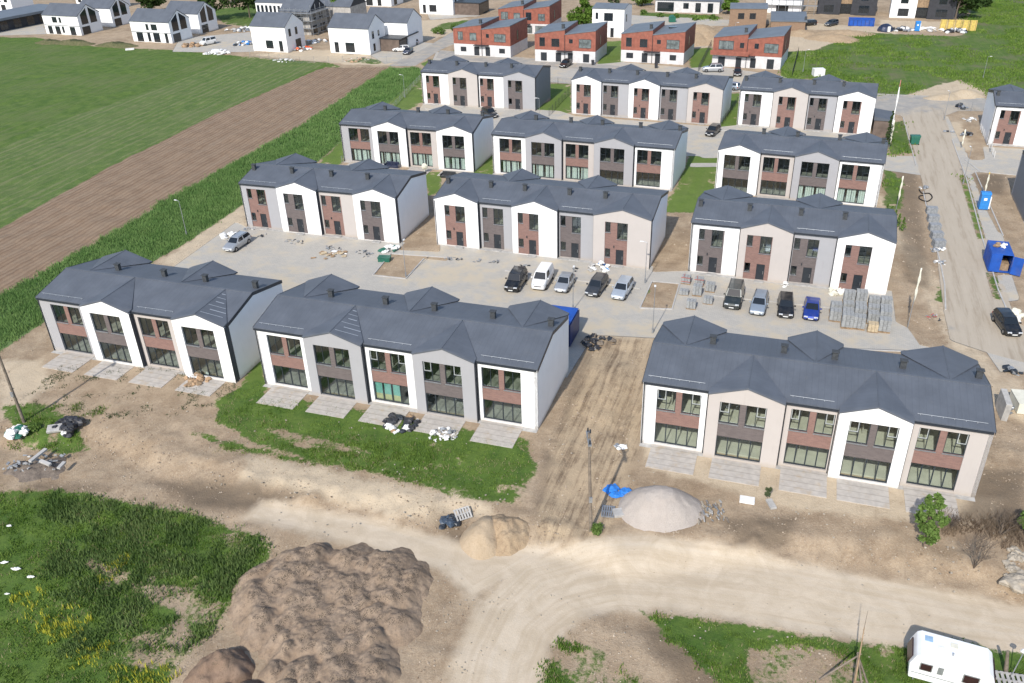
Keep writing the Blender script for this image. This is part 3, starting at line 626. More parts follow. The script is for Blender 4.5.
def block(loc, yaw, bounds, kinds, cols, mode, label, openings=None, room='room_pale', sashes=(), curtains=(), dark_side=True, ends=('white', 'white'), glints=(), lgt=False, patio=True, film_glass=()):
    L = bounds[-1]; x, y = loc
    RVV = RV if mode == 'garden' else DEP - RV - .3
    B = empty('terraced_block', (x, y, 0), R(yaw), label, 'building', GROUP_B)
    room_mb = MB()
    zf1, zf2 = .18, 3.32
    room_mb.box(.3, L - .3, .35, DEP - .3, .02, zf1); room_mb.box(.3, L - .3, .35, DEP - .3, zf2 - .35, zf2)
    room_mb.box(.3, L - .3, .35, DEP - .3, 5.92, 6.1); room_mb.box(.3, L - .3, 4.4, 4.55, zf1, zf2 - .35, 1); room_mb.box(.3, L - .3, 4.4, 4.55, zf2, 5.92, 1)
    for ub in bounds[1:-1]:
        room_mb.box(ub - .1, ub + .1, .3, 4.4, zf1, zf2 - .35, 1); room_mb.box(ub - .1, ub + .1, .3, 4.4, zf2, 5.92, 1)
        room_mb.box(ub - 2.4, ub - 2.3, 2.2, 4.4, zf1, zf2 - .35, 1); room_mb.box(ub - 3.2, ub - 3.1, 1.6, 4.4, zf2, 5.92, 1)
    room_mb.build('interior_rooms', [M[room], M['room_wall' if room == 'room_pale' else room]], B, fix=False)
    # end walls
    pent = lambda v0: [(v0, 0), (DEP, 0), (DEP, HE), (RVV, HR - .02), (v0, HE)]
    e = MB(); e.prism(pent(0), 'x', 0, .3); e.build('end_wall', M[ends[0]], B)
    e = MB(); e.prism(pent(0), 'x', L - .3, L); e.build('end_wall', M[ends[1]], B)
    e = MB(); e.box(.3, L - .3, DEP - .3, DEP - .002, 0, HE - .05); e.build('rear_wall', M[cols[0][0]], B)
    # roof
    rf = MB(); th = .14; ov = .06
    sl = (HR - HE) / RVV
    zr = HR + .02
    for s in (0, 1):
        v0, v1 = (-ov, RVV) if s == 0 else (RVV, DEP + ov)
        za, zb = (HE + .02 - ov * sl, zr) if s == 0 else (zr, HE + .02 - ov * sl)
        rf.prism([(v0, za), (v1, zb), (v1, zb + th), (v0, za + th)], 'x', -ov, L + ov)
    rf.box(-ov - .01, L + ov + .01, RVV - .12, RVV + .12, zr + th - .03, zr + th + .035)
    roof = rf.build('roof', M['roof'], B)
    for X0, X1 in ((-ov - .03, -ov - .002), (L + ov + .002, L + ov + .03)):
        tr = MB()
        tr.prism([(-ov, HE - .18), (RVV, HR - .16), (DEP + ov, HE - .18), (DEP + ov, HE + .17), (RVV, HR + .19), (-ov, HE + .17)], 'x', X0, X1)
        tr.build('verge_trim', M['trim'], roof)
    pj_sides = []
    for i, k in enumerate(kinds):
        u0, u1 = bounds[i], bounds[i + 1]; uc = (u0 + u1) / 2; c, bk = cols[i]
        gable = k == 'g'; vf = -PJ if gable else 0.0
        if openings and openings[i]: a, b = openings[i]
        elif mode == 'garden':
            a, b = (u0 + .95, u0 + .95 + 3.7) if gable else ((u0 + 1.2, u0 + 4.85) if i == 0 else (u0 + .5, min(u0 + 4.1, u1 - .35)))
            if i == len(kinds) - 1 and not gable: a, b = u0 + .45, u0 + 4.1
        else:
            a = u0 + (.95 if (gable or i == 0) else .32); b = a + 2.95
        zb, zt = (.22, 5.76) if mode == 'garden' else (.12, 5.66)
        top = (lambda u: HE + (HG - HE) * (1 - abs(u - uc) / (uc - u0))) if gable else (lambda u: HE - .06)
        fm = MB(); y0, y1 = vf, vf + .28
        s0, s1 = (.002 if i == 0 and not gable else 0), 0
        fm.prism([(u0, 0), (a, 0), (a, top(a)), (u0, top(u0))], 'y', y0, y1)
        fm.prism([(b, 0), (u1, 0), (u1, top(u1)), (b, top(b))], 'y', y0, y1)
        hd = [(a, zt), (b, zt), (b, top(b))] + ([(uc, top(uc))] if gable else []) + [(a, top(a))]
        fm.prism(hd, 'y', y0, y1); fm.box(a, b, y0 + .02, y1, 0, zb)
        fac = fm.build('facade', M[c], B)
        # brick infill with its holes
        bp = MB(); yb = vf + .10; yw = vf + .17
        if mode == 'garden':
            m_ = (a + b) / 2; ww = (b - a - .5) / 2
            holes = [(a, a + ww, 3.66, zt), (b - ww, b, 3.66, zt), (a, b, zb, 2.32)]
            wall_holes(bp, a, b, zb, zt, yb, vf + .28, holes)
            bp.build('brick_panel', M[bk], fac, fix=False)
            sa = i in sashes
            gl = 'glass_clear' if lgt else 'glass'
            for wi, (wa, wb) in enumerate(((a, a + ww), (b - ww, b))):
                left = (wi == 0)
                tr_ = [(0, .5, .48)] if left else [(.5, 1, .48)]
                sh = ([(0, .5, .48, 1)] if left else [(.5, 1, .48, 1)]) if sa else None
                window(B, wa, wb, 3.66, zt - .002, yw, (.5,), tr_ if (sa or curtains) else (), sh, gl)
            window(B, a, b, zb + .002, 2.318, yw, (.25, .5, .75), (), None, gl, False, 'glass_doors')
            if i in film_glass:
                cu = MB()
                for q in range(3): cu.box(a + .08 + (b - a) * q / 4, a - .02 + (b - a) * (q + 1) / 4, vf + .32, vf + .33, .95, 2.2, 0); cu.box(a + .08 + (b - a) * q / 4, a - .02 + (b - a) * (q + 1) / 4, vf + .32, vf + .33, .35, .949, 1)
                cu.build('protective_sheet', [M['film_teal'], M['film_yellow']], B, fix=False)
            if i in curtains:
                cu = MB()
                n = 12
                for q in range(n):
                    if (q * 7 + i * 3) % 5 == 0: continue
                    xa = a + .05 + (b - a - .1) * q / n
                    cu.box(xa, xa + (b - a - .1) / n * .9, vf + .5, vf + .53, .25, 2.3)
                cu.build('curtain', M['curtain'], B, fix=False)
        else:
            holes = [(a + .04, a + .66, 4.28, zt - .08), (a + 1.5, a + 2.78, 3.48, zt - .04), (a + .06, a + .70, 1.02, 2.14), (a + 1.42, a + 2.36, zb, 2.1)]
            wall_holes(bp, a, b, zb, zt, yb, vf + .28, holes)
            bp.build('brick_panel', M[bk], fac, fix=False)
            h = holes
            window(B, h[0][0], h[0][1], h[0][2], h[0][3], yw); window(B, h[2][0], h[2][1], h[2][2], h[2][3], yw)
            window(B, h[1][0], h[1][1], h[1][2], h[1][3], yw, (.52,), ((0, .52, .35), (.52, 1, .35)) if i % 2 else ((.52, 1, .35),))
            d = MB(); d.box(h[3][0], h[3][1], yw, yw + .08, zb, 2.1); d.box(h[3][0] + .16, h[3][0] + .4, yw - .012, yw, .5, 1.8)
            dd = d.build('front_door', M['door'], B, fix=False)
            d = MB(); d.box(h[3][1] - .17, h[3][1] - .13, yw - .06, yw - .013, .85, 1.25); d.build('handle', M['metal'], dd, fix=False)
            d = MB(); d.box(h[3][0] - .1, h[3][1] + .1, vf - .55, vf - .01, .02, .11); d.build('doorstep', M['concrete'], B, fix=False)
            if i % 2 == 0:
                d = MB(); d.box(a + 1.1, a + 1.22, yb - .1, yb - .002, 2.35, 2.6); d.build('wall_lamp', M['trim'], B, fix=False)
        if gable:
            r = MB(); r.box(u0 + .003, u0 + .2, vf + .28, -.001, 0, HE - .02); r.build('side_return', M[c], B)
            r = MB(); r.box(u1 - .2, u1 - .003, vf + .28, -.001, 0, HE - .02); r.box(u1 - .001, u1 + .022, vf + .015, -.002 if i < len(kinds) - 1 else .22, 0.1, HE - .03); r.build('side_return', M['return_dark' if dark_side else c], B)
            # gable roof running into the main roof
            gr = MB(); e0 = HE + .06; t2 = .13; v1 = RVV - .05
            P0 = (uc, vf - ov, HG + .05); P1 = (uc, v1, zr + th + .005)
            for sgn, ue in ((-1, u0 - .05), (1, u1 + .05)):
                E0 = (ue, vf - ov, e0); V0 = (ue, .05, e0 + .09)
                up = lambda p, t=t2: (p[0], p[1], p[2] + t)
                gr.quad([up(P0), up(E0), up(V0)]); gr.quad([up(P0), up(V0), P1])
                gr.quad([P0, E0, up(E0), up(P0)]); gr.quad([E0, V0, up(V0), up(E0)]); gr.quad([P0, E0, V0]) 
            g_o = gr.build('gable_roof', M['roof_cross'], roof)
            cap = MB(); cap.tube((uc, vf - ov, HG + .05 + t2), (uc, v1, zr + th + .01), .05, n=6); cap.build('ridge_cap', M['roof'], roof)
            if i in glints:
                fl = MB()  # pale strips for the roof film, its bright glints put into their colour
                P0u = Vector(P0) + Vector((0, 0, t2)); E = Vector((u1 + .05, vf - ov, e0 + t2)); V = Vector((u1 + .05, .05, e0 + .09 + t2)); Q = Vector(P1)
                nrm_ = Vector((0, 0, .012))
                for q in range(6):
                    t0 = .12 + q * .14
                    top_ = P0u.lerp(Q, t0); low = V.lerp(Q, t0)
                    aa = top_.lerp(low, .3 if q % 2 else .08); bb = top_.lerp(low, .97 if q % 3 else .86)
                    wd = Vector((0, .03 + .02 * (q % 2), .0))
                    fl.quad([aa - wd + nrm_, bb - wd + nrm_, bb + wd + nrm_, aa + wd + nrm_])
                fl.build('film_glints', M['guard'], roof, fix=False)
        else:
            g = MB()
            ga, gb = u0 + .3, u1 - .45
            g.tube((ga, .55, HE + .02 + th + .55 * sl + .1), (gb, .55, HE + .02 + th + .55 * sl + .1), .014, n=6)
            q = ga + .2
            while q < gb: g.box(q, q + .03, .53, .57, HE + .1 + .55 * sl, HE + .25 + .55 * sl); q += .8
            g.build('snow_guard', M['guard'], roof)
            g = MB(); g.box(u0 + .06, u1 - .06, -.20, -ov - .005, HE - .08, HE + .06); g.build('gutter', M['trim'], roof)
        # gable over every flat unit on the rear side
        if not gable:
            gr = MB(); vb = DEP + PJ; e0 = HE + .06; v1 = RVV + .05; t2 = .13
            P0 = (uc, vb + ov, HG + .1); P1 = (uc, v1, zr + th + .005)
            for ue in (u0 - (.05 if i == 0 else .32), u1 + (.05 if i == len(kinds) - 1 else .32)):
                E0 = (ue, vb + ov, e0); V0 = (ue, DEP - .05, e0 + .09)
                up = lambda p, t=t2: (p[0], p[1], p[2] + t)
                gr.quad([up(P0), up(E0), up(V0)]); gr.quad([up(P0), up(V0), P1]); gr.quad([P0, E0, up(E0), up(P0)]); gr.quad([P0, E0, V0])
            gr.build('gable_roof', M['roof_cross'], roof)
            cap = MB(); cap.tube((uc, vb + ov, HG + .1 + t2), (uc, v1, zr + th + .01), .05, n=6); cap.build('ridge_cap', M['roof'], roof)
            r = MB(); r.prism([(u0, 0), (u1, 0), (u1, HE), (uc, HG + .05), (u0, HE)], 'y', DEP, vb); r.build('rear_wall', M[c], B)
        # vent stack, above the entrance side of the unit's party wall
        uv, vv = (min(u1 - .55, u1 - .3), RVV + 1.55) if mode == 'garden' else (u0 + .5, RVV - 1.55)
        zc = HR - 1.6 * sl
        ch = MB(); ch.box(uv - .24, uv + .24, vv - .2, vv + .2, zc - .1, zc + .86)
        ch.box(uv - .22, uv + .22, vv - .15, vv + .15, zc + .86, zc + .93); ch.box(uv - .31, uv + .31, vv - .26, vv + .26, zc + .93, zc + .985)
        ch.build('vent_stack', M['chimney'], roof, fix=False)
        # downpipes at the unit's right edge
        if i < len(kinds):
            dp = MB(); px_ = u0 + (-.08 if gable else .1); 
            if i == 0: px_ = u0 + .12
            yy = -.07 if not gable else (-.07 if i else -PJ - .07)
            dp.tube((px_, yy, .05), (px_, yy, HE - .1), .045, n=8); dp.build('downpipe', M['pipe'], B)
        if mode == 'garden' and patio:
            p = MB(); p.box(a - .15, b + .15, -3.25, vf - .02, -.1, .055)
            o = p.build('patio', M['patio'], None, fix=False, loc=(x, y, 0), rz=R(yaw)); o['kind'] = 'structure'
    if mode == 'entrance' or patio:
        p = MB(); p.box(.02, L - .02, -.62, -.001, -.1, .03) if mode == 'entrance' else p.box(.02, L - .02, -.52, -.001, -.1, .02)
        p.build('plinth_apron', M['concrete'], B, fix=False)
    return B
W_, G_, Be = 'white', 'grey', 'beige'; RB, DB = 'redbrick', 'darkbrick'
block((-48.88, 80.37), -18.90, [0, 5.95, 11.85, 16.9, 22.85], 'fgfg', [(G_, RB), (W_, DB), (Be, RB), (W_, DB)], 'garden', 'front block at the left with a grey end unit beside the tall crop', [(1.5, 5.15), None, None, None], room='room_dark', glints=(3,))
block((-24.47, 72.26), -19.24, [0, 5.55, 11.5, 16.6, 22.5, 28.12], 'fgfgf', [(W_, RB), (G_, DB), (W_, RB), (G_, DB), (W_, RB)], 'garden', 'middle front block with two grey gables above a green lawn strip', room='room_dark', sashes=(2, 3), glints=(1,), film_glass=(2,))
block((10.84, 60.62), -18.95, [0, 5.45, 11.4, 15.5, 20.8, 26.46], 'fgfgf', [(W_, RB), (Be, DB), (Be, RB), (W_, DB), (Be, RB)], 'garden', 'nearest block, right of the rutted track, one beige gable and one white', [None, None, (11.95, 15.3), (16.35, 19.95), (21.4, 24.9)], sashes=(0, 1, 2, 3, 4), dark_side=False, lgt=True)
block((-36.52, 113.67), -18.50, [0, 6.0, 12.0, 17.4, 23.44], 'fgfg', [(G_, RB), (W_, DB), (Be, RB), (W_, DB)], 'entrance', 'four-unit block whose front doors face the lone silver car on the paving', room='room_dark')
block((-9.25, 105.63), -20.5, [0, 6.0, 10.6, 16.5, 21.1, 28.15], 'gfgfg', [(W_, RB), (G_, DB), (W_, RB), (G_, DB), (Be, RB)], 'entrance', 'block with three front gables right behind the parked white van', [(1.4, 4.25), (6.42, 9.25), (11.35, 14.1), (16.75, 19.4), (22.55, 25.35)], room='room_dark')
block((21.54, 94.53), -19.88, [0, 5.7, 11.5, 16.3, 22.27], 'fgfg', [(W_, DB), (Be, RB), (G_, DB), (W_, RB)], 'entrance', 'four-unit block behind the parked blue car and stacked paving stones', [(.95, 3.9), (6.5, 9.35), (11.7, 14.4), (17.2, 20.0)], room='room_dark', dark_side=False)
block((-27.11, 141.28), -18.73, [0, 6.0, 12.0, 17.3, 23.3], 'fgfg', [(G_, RB), (W_, DB), (Be, RB), (W_, DB)], 'garden', 'third-row block beside the tall crop, two white gables over large windows', [(1.5, 5.2), None, None, None], curtains=(0, 1, 2, 3), room='room_dark')
block((-2.06, 132.69), -21.3, [0, 5.7, 11.5, 16.6, 22.6, 28.6], 'fgfgf', [(W_, RB), (G_, DB), (Be, RB), (G_, DB), (W_, RB)], 'garden', 'third-row block in the middle, five units with two grey gables', curtains=(0, 1, 2), room='room_dark')
block((30.78, 121.50), -23.0, [0, 5.9, 10.7, 16.5, 22.33], 'gfgf', [(W_, DB), (Be, RB), (G_, DB), (W_, RB)], 'garden', 'third-row block at the right, white gable first and grey gable third', curtains=(2, 3), room='room_dark', dark_side=False)
block((-16.40, 177.04), -19.86, [0, 6.0, 12.2, 17.6, 24.05], 'fgfg', [(W_, RB), (Be, DB), (W_, RB), (G_, DB)], 'entrance', 'rearmost block at the left with a dark grey end wall by the lawn', room='room_dark', ends=('white', 'endgrey'))
block((13.08, 166.29), -23.2, [0, 5.8, 11.2, 16.9, 22.2, 28.36], 'gfgfg', [(W_, RB), (G_, DB), (W_, RB), (G_, DB), (Be, RB)], 'entrance', 'rearmost middle block, two white gables and a beige one at its right end', room='room_dark', dark_side=False)
block((42.00, 154.75), -22.4, [0, 5.9, 11.7, 16.6, 22.59], 'fgfg', [(W_, DB), (Be, RB), (G_, DB), (W_, RB)], 'entrance', 'rearmost block at the right, next to the asphalt junction and dark shed', room='room_dark', dark_side=False)
block((79.6, 139.1), -20.5, [0, 6.0, 12.0], 'fg', [(W_, RB), (Be, DB)], 'entrance', 'white house cut by the right picture edge, blank side wall facing the road', room='room_dark')
block((68.3, 106.2), -19.5, [0, 6.0, 12.0], 'fg', [(G_, RB), (W_, DB)], 'entrance', 'dark grey block corner at the right picture edge above the blue container', room='room_dark', ends=('endgrey', 'white'))
# ------------------------------------------------------------------ other houses
def simple_window(B, a, b, z0, z1, y, mull=(), name='window', glass='glass_dark', frame='frame'):
    f = MB(); k = .07
    f.box(a, a + k, y - .03, y + .02, z0, z1); f.box(b - k, b, y - .03, y + .02, z0, z1); f.box(a + k, b - k, y - .03, y + .02, z0, z0 + k); f.box(a + k, b - k, y - .03, y + .02, z1 - k, z1)
    for m in mull: f.box(a + (b - a) * m - .03, a + (b - a) * m + .03, y - .025, y + .02, z0 + k, z1 - k)
    o = f.build(name, M[frame], B, fix=False)
    g = MB(); g.box(a + .04, b - .04, y - .006, y + .015, z0 + .04, z1 - .04); g.build('glass_pane', M[glass], o, fix=False)
    return o
def side_window(B, v0, v1, z0, z1, x, glass='glass_dark', name='window'):
    f = MB(); k = .07
    f.box(x - .02, x + .03, v0, v0 + k, z0, z1); f.box(x - .02, x + .03, v1 - k, v1, z0, z1); f.box(x - .02, x + .03, v0 + k, v1 - k, z0, z0 + k); f.box(x - .02, x + .03, v0 + k, v1 - k, z1 - k, z1)
    o = f.build(name, M['frame'], B, fix=False)
    g = MB(); g.box(x - .015, x + .008, v0 + .04, v1 - .04, z0 + .04, z1 - .04); g.build('glass_pane', M[glass], o, fix=False)
    return o
def semi(px, py, yaw, L, label, wins, side='redclad', balcony=False, D=11.5, flip=False, h=(6.3, 7.35), skylight=False):
    P = gp(px, py)
    B = empty('red_house', (P[0], P[1], 0), R(yaw), label, 'house', 'red and white semi-detached houses')
    m = L / 2; h0, h1 = h
    for s in (0, 1):
        a, b = (0, m - .01) if s == 0 else (m + .01, L)
        w1 = MB(); w1.box(a + .03, b - .03, .03, D - .03, 0, 2.7); w1.build('ground_floor_wall', M['lightclad'], B, fix=False)
        w2 = MB(); w2.prism([(a, 2.7), (b, 2.7), (b, h1 - .05), (a, h0 - .05)], 'y', 0, D); w2.build('upper_wall', M[side], B)
        r = MB(); o = .12
        r.prism([(a - .04, h0 - .046), (b + .04 if s else b, h1 - .046), (b + .04 if s else b, h1 + .12), (a - .04, h0 + .12)], 'y', -o, D + o)
        ro = r.build('roof', M['roof_flat'], B)
        c = MB(); cx = b - .9 if s == 0 else a + 5.4
        if s == 0: c.box(cx - .3, cx + .3, 1.5, 2.1, h1 - .5, h1 + .85); c.box(cx - .36, cx + .36, 1.44, 2.16, h1 + .85, h1 + .93); c.build('chimney', M['chimney'], ro, fix=False)
        elif skylight:
            c.box(cx - 3.2, cx - 1.4, 6, 7, h0 + .55, h0 + .8); c.build('skylight', M['glass_dark'], ro, fix=False)
    for (f0, f1, z0, z1, k) in wins:
        a, b = f0 * L, f1 * L
        y = -.01 if z0 > 2.6 else .02
        if k == 'd':
            d = MB(); d.box(a, b, y - .02, y, z0, z1); d.build('front_door', M['door'], B, fix=False)
        elif k == 'g':
            d = MB(); d.box(a, b, y - .03, y, z0, z1); d.build('garage_door', M['door'], B, fix=False)
        else:
            simple_window(B, a, b, z0, z1, y, (.5,) if b - a < 2 else (.33, .66), glass='glass_dark' if k == 'w' else 'curtain_glass')
    side_window(B, 4.2, 5.2, 3.4, 5.6, L + .01)
    dp = MB(); dp.tube((m, -.1, 0), (m, -.1, h0), .06, n=6); dp.build('downpipe', M['pipe'], B)
    if balcony:
        k = MB(); k.box(-.3, m + .6, -1.2, -.01, 2.75, 3.0); k.box(-.3, m + .6, -1.2, -1.12, 3.0, 3.75); k.build('balcony', M['redclad'], B, fix=False)
    c = MB(); c.box(m - 1.9, m + 1.9, -1.0, -.012, 2.55, 2.68); c.build('canopy', M['trim'], B, fix=False)
    return B
plain('curtain_glass', (.17, .20, .20), .15, 0, .5, .8, spec=.6)
UP = lambda a, b, t, u: (a, b, t, u)
semi(454.5, 54.5, -23, 15.2, 'red and white house nearest the left access road, dark side wall', [(.08, .17, 3.6, 5.6, 'c'), (.29, .41, 3.6, 5.4, 'c'), (.58, .63, 4.4, 5.3, 'w'), (.72, .92, 3.5, 5.4, 'c'), (.12, .22, .9, 2.0, 'w'), (.36, .45, .1, 2.2, 'd'), (.56, .64, .1, 2.2, 'd'), (.80, .90, .9, 2.0, 'w')], side='redclad_side')
semi(535, 61, -20, 14.8, 'red and white house behind the small tree, black car before it', [(.08, .17, 3.5, 5.5, 'w'), (.28, .41, 3.5, 5.3, 'w'), (.57, .63, 4.4, 5.3, 'w'), (.73, .93, 3.4, 5.4, 'c'), (.10, .20, .2, 2.1, 'g'), (.35, .44, .1, 2.2, 'd'), (.55, .63, .1, 2.2, 'd'), (.80, .90, .2, 2.1, 'g')])
semi(620.5, 61.5, -23, 14.9, 'red and white house with a roof window, sand heap behind it', [(.08, .17, 3.5, 5.5, 'w'), (.30, .42, 3.5, 5.3, 'w'), (.57, .63, 4.4, 5.3, 'w'), (.72, .92, 3.4, 5.4, 'c'), (.09, .20, .9, 2.1, 'w'), (.34, .43, .1, 2.2, 'd'), (.55, .63, .1, 2.2, 'd'), (.78, .88, .9, 2.1, 'w')], skylight=True)
semi(711.5, 66, -24, 15.2, 'red and white house with a long red balcony above its entrance', [(.08, .30, 3.8, 5.7, 'c'), (.39, .45, 4.3, 5.4, 'w'), (.60, .66, 4.3, 5.4, 'w'), (.74, .94, 3.5, 5.5, 'c'), (.09, .19, .1, 2.2, 'g'), (.35, .43, .1, 2.2, 'd'), (.56, .64, .1, 2.2, 'd'), (.80, .90, .1, 2.2, 'g')], balcony=True)
semi(499, 33, -20, 14.6, 'rearmost red house with an open ground floor, partly hidden behind the others', [(.05, .19, 3.6, 5.6, 'c'), (.30, .43, 3.6, 5.4, 'c'), (.54, .65, 3.6, 5.6, 'w'), (.78, .91, 3.5, 5.3, 'c'), (.55, .66, .2, 2.2, 'c'), (.72, .92, .2, 2.2, 'c')], side='redclad_side')

def gable_house(P, yaw, L, D, he, hr, label, wall='white', front=(), side=(), roof='roof', glazed=False, garage=None, name='white_house', cat='house', second=None, band=False, group='houses under construction along the far edge', side_wall=None):
    """ridge parallel to the front; gable end on the right"""
    B = empty(name, (P[0], P[1], 0), R(yaw), label, cat, group)
    vols = [(0, 0, L, D)] + ([second] if second else [])
    for (ox, oy, l, d) in vols:
        wl = MB(); wl.box(ox, ox + l, oy, oy + d, 0, he); wl.build('wall', M[wall], B, fix=False)
        wl = MB(); wl.prism([(oy, he + .002), (oy + d, he + .002), (oy + d / 2, hr - .03)], 'x', ox + .02, ox + l - .002); wl.build('gable_wall', M[side_wall or wall], B)
        r = MB(); o = .15; sl = (hr - he) / (d / 2)
        for s in (0, 1):
            v0, v1 = (oy - o, oy + d / 2) if s == 0 else (oy + d / 2, oy + d + o)
            za, zb = (he - o * sl, hr) if s == 0 else (hr, he - o * sl)
            r.prism([(v0, za), (v1, zb), (v1, zb + .16), (v0, za + .16)], 'x', ox - .1, ox + l + .12)
        r.build('roof', M[roof], B)
    for (a, b, z0, z1) in front: simple_window(B, a, b, z0, z1, -.012, (.5,) if b - a > 1.3 else ())
    for (a, b, z0, z1) in side: side_window(B, a, b, z0, z1, L + .012)
    if glazed:
        for (ox, oy, l, d) in vols:
            g = MB(); x = ox + l + .01
            for (q0, q1) in ((.14, .44), (.54, .84)):
                f = lambda v: he + (hr - he) * (1 - abs(v - .5) * 2) - .5
                g.quad([(x, oy + q0 * d, he * .53), (x, oy + q1 * d, he * .53), (x, oy + q1 * d, f(q1)), (x, oy + q0 * d, f(q0))])
            g.build('gable_glazing', M['glass_dark'], B)
            g = MB(); g.box(x, x + .03, oy + d * .1, oy + d * .45, .1, he * .42); g.build('glass_doors', M['glass_dark'], B, fix=False)
    if band:
        g = MB(); g.box(-.03, L + .03, -.04, -.003, he * .47, he * .51); g.build('string_course', M['galv'], B, fix=False)
    if garage:
        ox, oy, l, d, h = garage
        g = MB(); g.box(ox, ox + l, oy, oy + d, 0, h); go = g.build('garage', M['browncladding'], B, fix=False)
        g = MB(); g.box(ox - .15, ox + l + .6, oy - .15, oy + d + .15, h + .002, h + .25); g.build('roof', M['trim'], go, fix=False)
        g = MB(); g.box(ox + l + .01, ox + l + .05, oy + .4, oy + d - .4, .1, h - .4); g.build('garage_door', M['glass_dark'], go, fix=False)
    return B
# left group of white houses
gable_house(gp(47, 34), -22, 13.5, 8.5, 5.4, 8.0, 'leftmost white house with a glazed gable, beside the long flat-roofed building', 'white', [(3.6, 5.4, 3.4, 5.0), (6.2, 7.0, 3.4, 4.9), (1.2, 2.8, .2, 2.4), (4.0, 5.8, .2, 2.4), (6.6, 7.4, .6, 2.4), (9.6, 11.6, .1, 2.4)], glazed=True, second=(.5, 13.5, 12.5, 8), band=True)
gable_house(gp(134, 41.5), -22, 13.5, 8.5, 5.5, 8.1, 'white house with two glazed gables behind the small white van', 'white', [(5.4, 6.3, 3.3, 4.9), (7.2, 9.2, 3.3, 4.9), (1.6, 3.8, .2, 2.6), (5.4, 6.4, .3, 2.6), (7.4, 9.6, .2, 2.6), (11.4, 12.4, .1, 2.6)], glazed=True, second=(.5, 13.5, 12, 8), band=True)
gable_house(gp(254, 51), -22, 10.6, 8.4, 6.3, 9.0, 'plain white house left of the scaffolded dark house', 'white', [(4.2, 6.4, .9, 2.9), (8.2, 9.3, .3, 2.9)], [(1.4, 2.4, 3.8, 5.6), (4.4, 5.4, 3.8, 5.6), (4.0, 6.4, .3, 2.6)])
gable_house(gp(331, 53), -22, 11.6, 8.4, 6.3, 9.0, 'white house with a dark garage, two pale cars parked on its forecourt', 'white', [(4.6, 7.2, .5, 2.8), (1.4, 2.6, .3, 2.8)], [(1.6, 2.6, 3.6, 5.4), (4.6, 5.4, 3.8, 5.2), (1.8, 2.8, .6, 2.4)], second=(5, 9.6, 12.5, 8.4), garage=(11.65, 5.2, 5.5, 10, 3.0))
gable_house(gp(420, 14), -22, 11.4, 8.4, 6.3, 9.0, 'white house with a dark lean-to, standing beyond the bare brown plot', 'white', [(3.4, 5.8, .8, 2.8), (1.2, 2.2, .4, 2.8)], [(1.6, 2.8, .6, 4.4)], garage=(11.5, 1.2, 8, 8, 3.4))
gable_house(gp(362, 6), -22, 11, 8.4, 6.0, 8.8, 'white house at the top edge behind the dark garage house', 'white', [(1.8, 4.2, .3, 2.4), (6.0, 7.4, .3, 2.4)], [(2, 4, .3, 4.5)])
# dark house wrapped in scaffolding
D_ = gable_house(gp(283, 34), -22, 9.6, 9.0, 6.2, 9.4, 'unfinished dark house wrapped in scaffolding between two white houses', 'aerated_block', [(1.5, 3.5, 3.6, 5.2), (5.6, 7.4, 3.6, 5.2), (1.5, 4.0, .3, 2.4)], [(1, 3.5, .3, 2.4), (5, 7.5, .3, 2.4), (2, 3.4, 3.6, 5.2), (5, 6.6, 3.6, 5.2)], name='unfinished_house', second=(3, 10, 14, 9), side_wall='darkclad')
for lev in (0, 1, 2):
    z = 1.9 + lev * 2.0
    s = MB(); s.box(-.3, 9.9, -1.3, -.3, z, z + .08); s.box(9.95, 11.0, -1.3, 9.2, z, z + .08); s.build('scaffold_deck', M['galv'], D_, fix=False)
s = MB()
for k in range(6):
    for yy in (-1.3, -.35): s.tube((-.2 + k * 2, yy, 0), (-.2 + k * 2, yy, 7.2), .06, n=5)
for k in range(5): s.tube((11.0, -1.2 + k * 2.5, 0), (11.0, -1.2 + k * 2.5, 8.2), .06, n=5)
for z in (2.9, 4.9, 6.9): s.tube((-.2, -1.32, z), (9.9, -1.32, z), .05, n=5); s.tube((11.02, -1.3, z), (11.02, 9.2, z), .05, n=5)
s.build('scaffold_tubes', M['galv'], D_)
# long flat-roofed building top left, with open carport front
P = gp(-26, 38); B = empty('flat_roofed_building', (P[0], P[1], 0), R(62), 'long dark flat-roofed building cut by the left picture edge', 'building')
k = MB(); k.box(0, 34, 0, -.35, 3.2, 3.9); k.box(0, 34, .0, 14, 3.5, 3.9); k.build('roof', M['roof_flat'], B)
k = MB(); k.box(.3, 33.5, 1.5, 13.5, 0, 3.45); k.build('wall', M['darkclad'], B, fix=False)
for q in range(7): simple_window(B, 1 + q * 4.6, 3.6 + q * 4.6, .2, 2.8, 1.48, (.5,))
gable_house(gp(-12, 12), -22, 12, 9, 6, 8, 'white building showing at the top left corner behind the flat roof', 'white', [(2, 3.5, 3.4, 5.2), (6, 7.5, 3.4, 5.2), (9, 10.5, 3.4, 5.2), (2, 4, .4, 2.6), (7, 9, .4, 2.6)], roof='roof_flat')
gable_house(gp(78, 9), -22, 15, 9, 5.0, 5.6, 'low white row at the top edge behind the leftmost white house', 'white', [(1, 2.4, 2.2, 4), (4, 5.4, 2.2, 4), (8, 9.4, 2.2, 4)], roof='roof_flat')
gable_house(gp(258, 20), -22, 10, 7, 5.2, 7.0, 'timber-framed shell with pale posts standing at the top edge', 'white', [(q * 1.5 + .4, q * 1.5 + 1.3, .4, 4.4) for q in range(6)], name='house_shell')
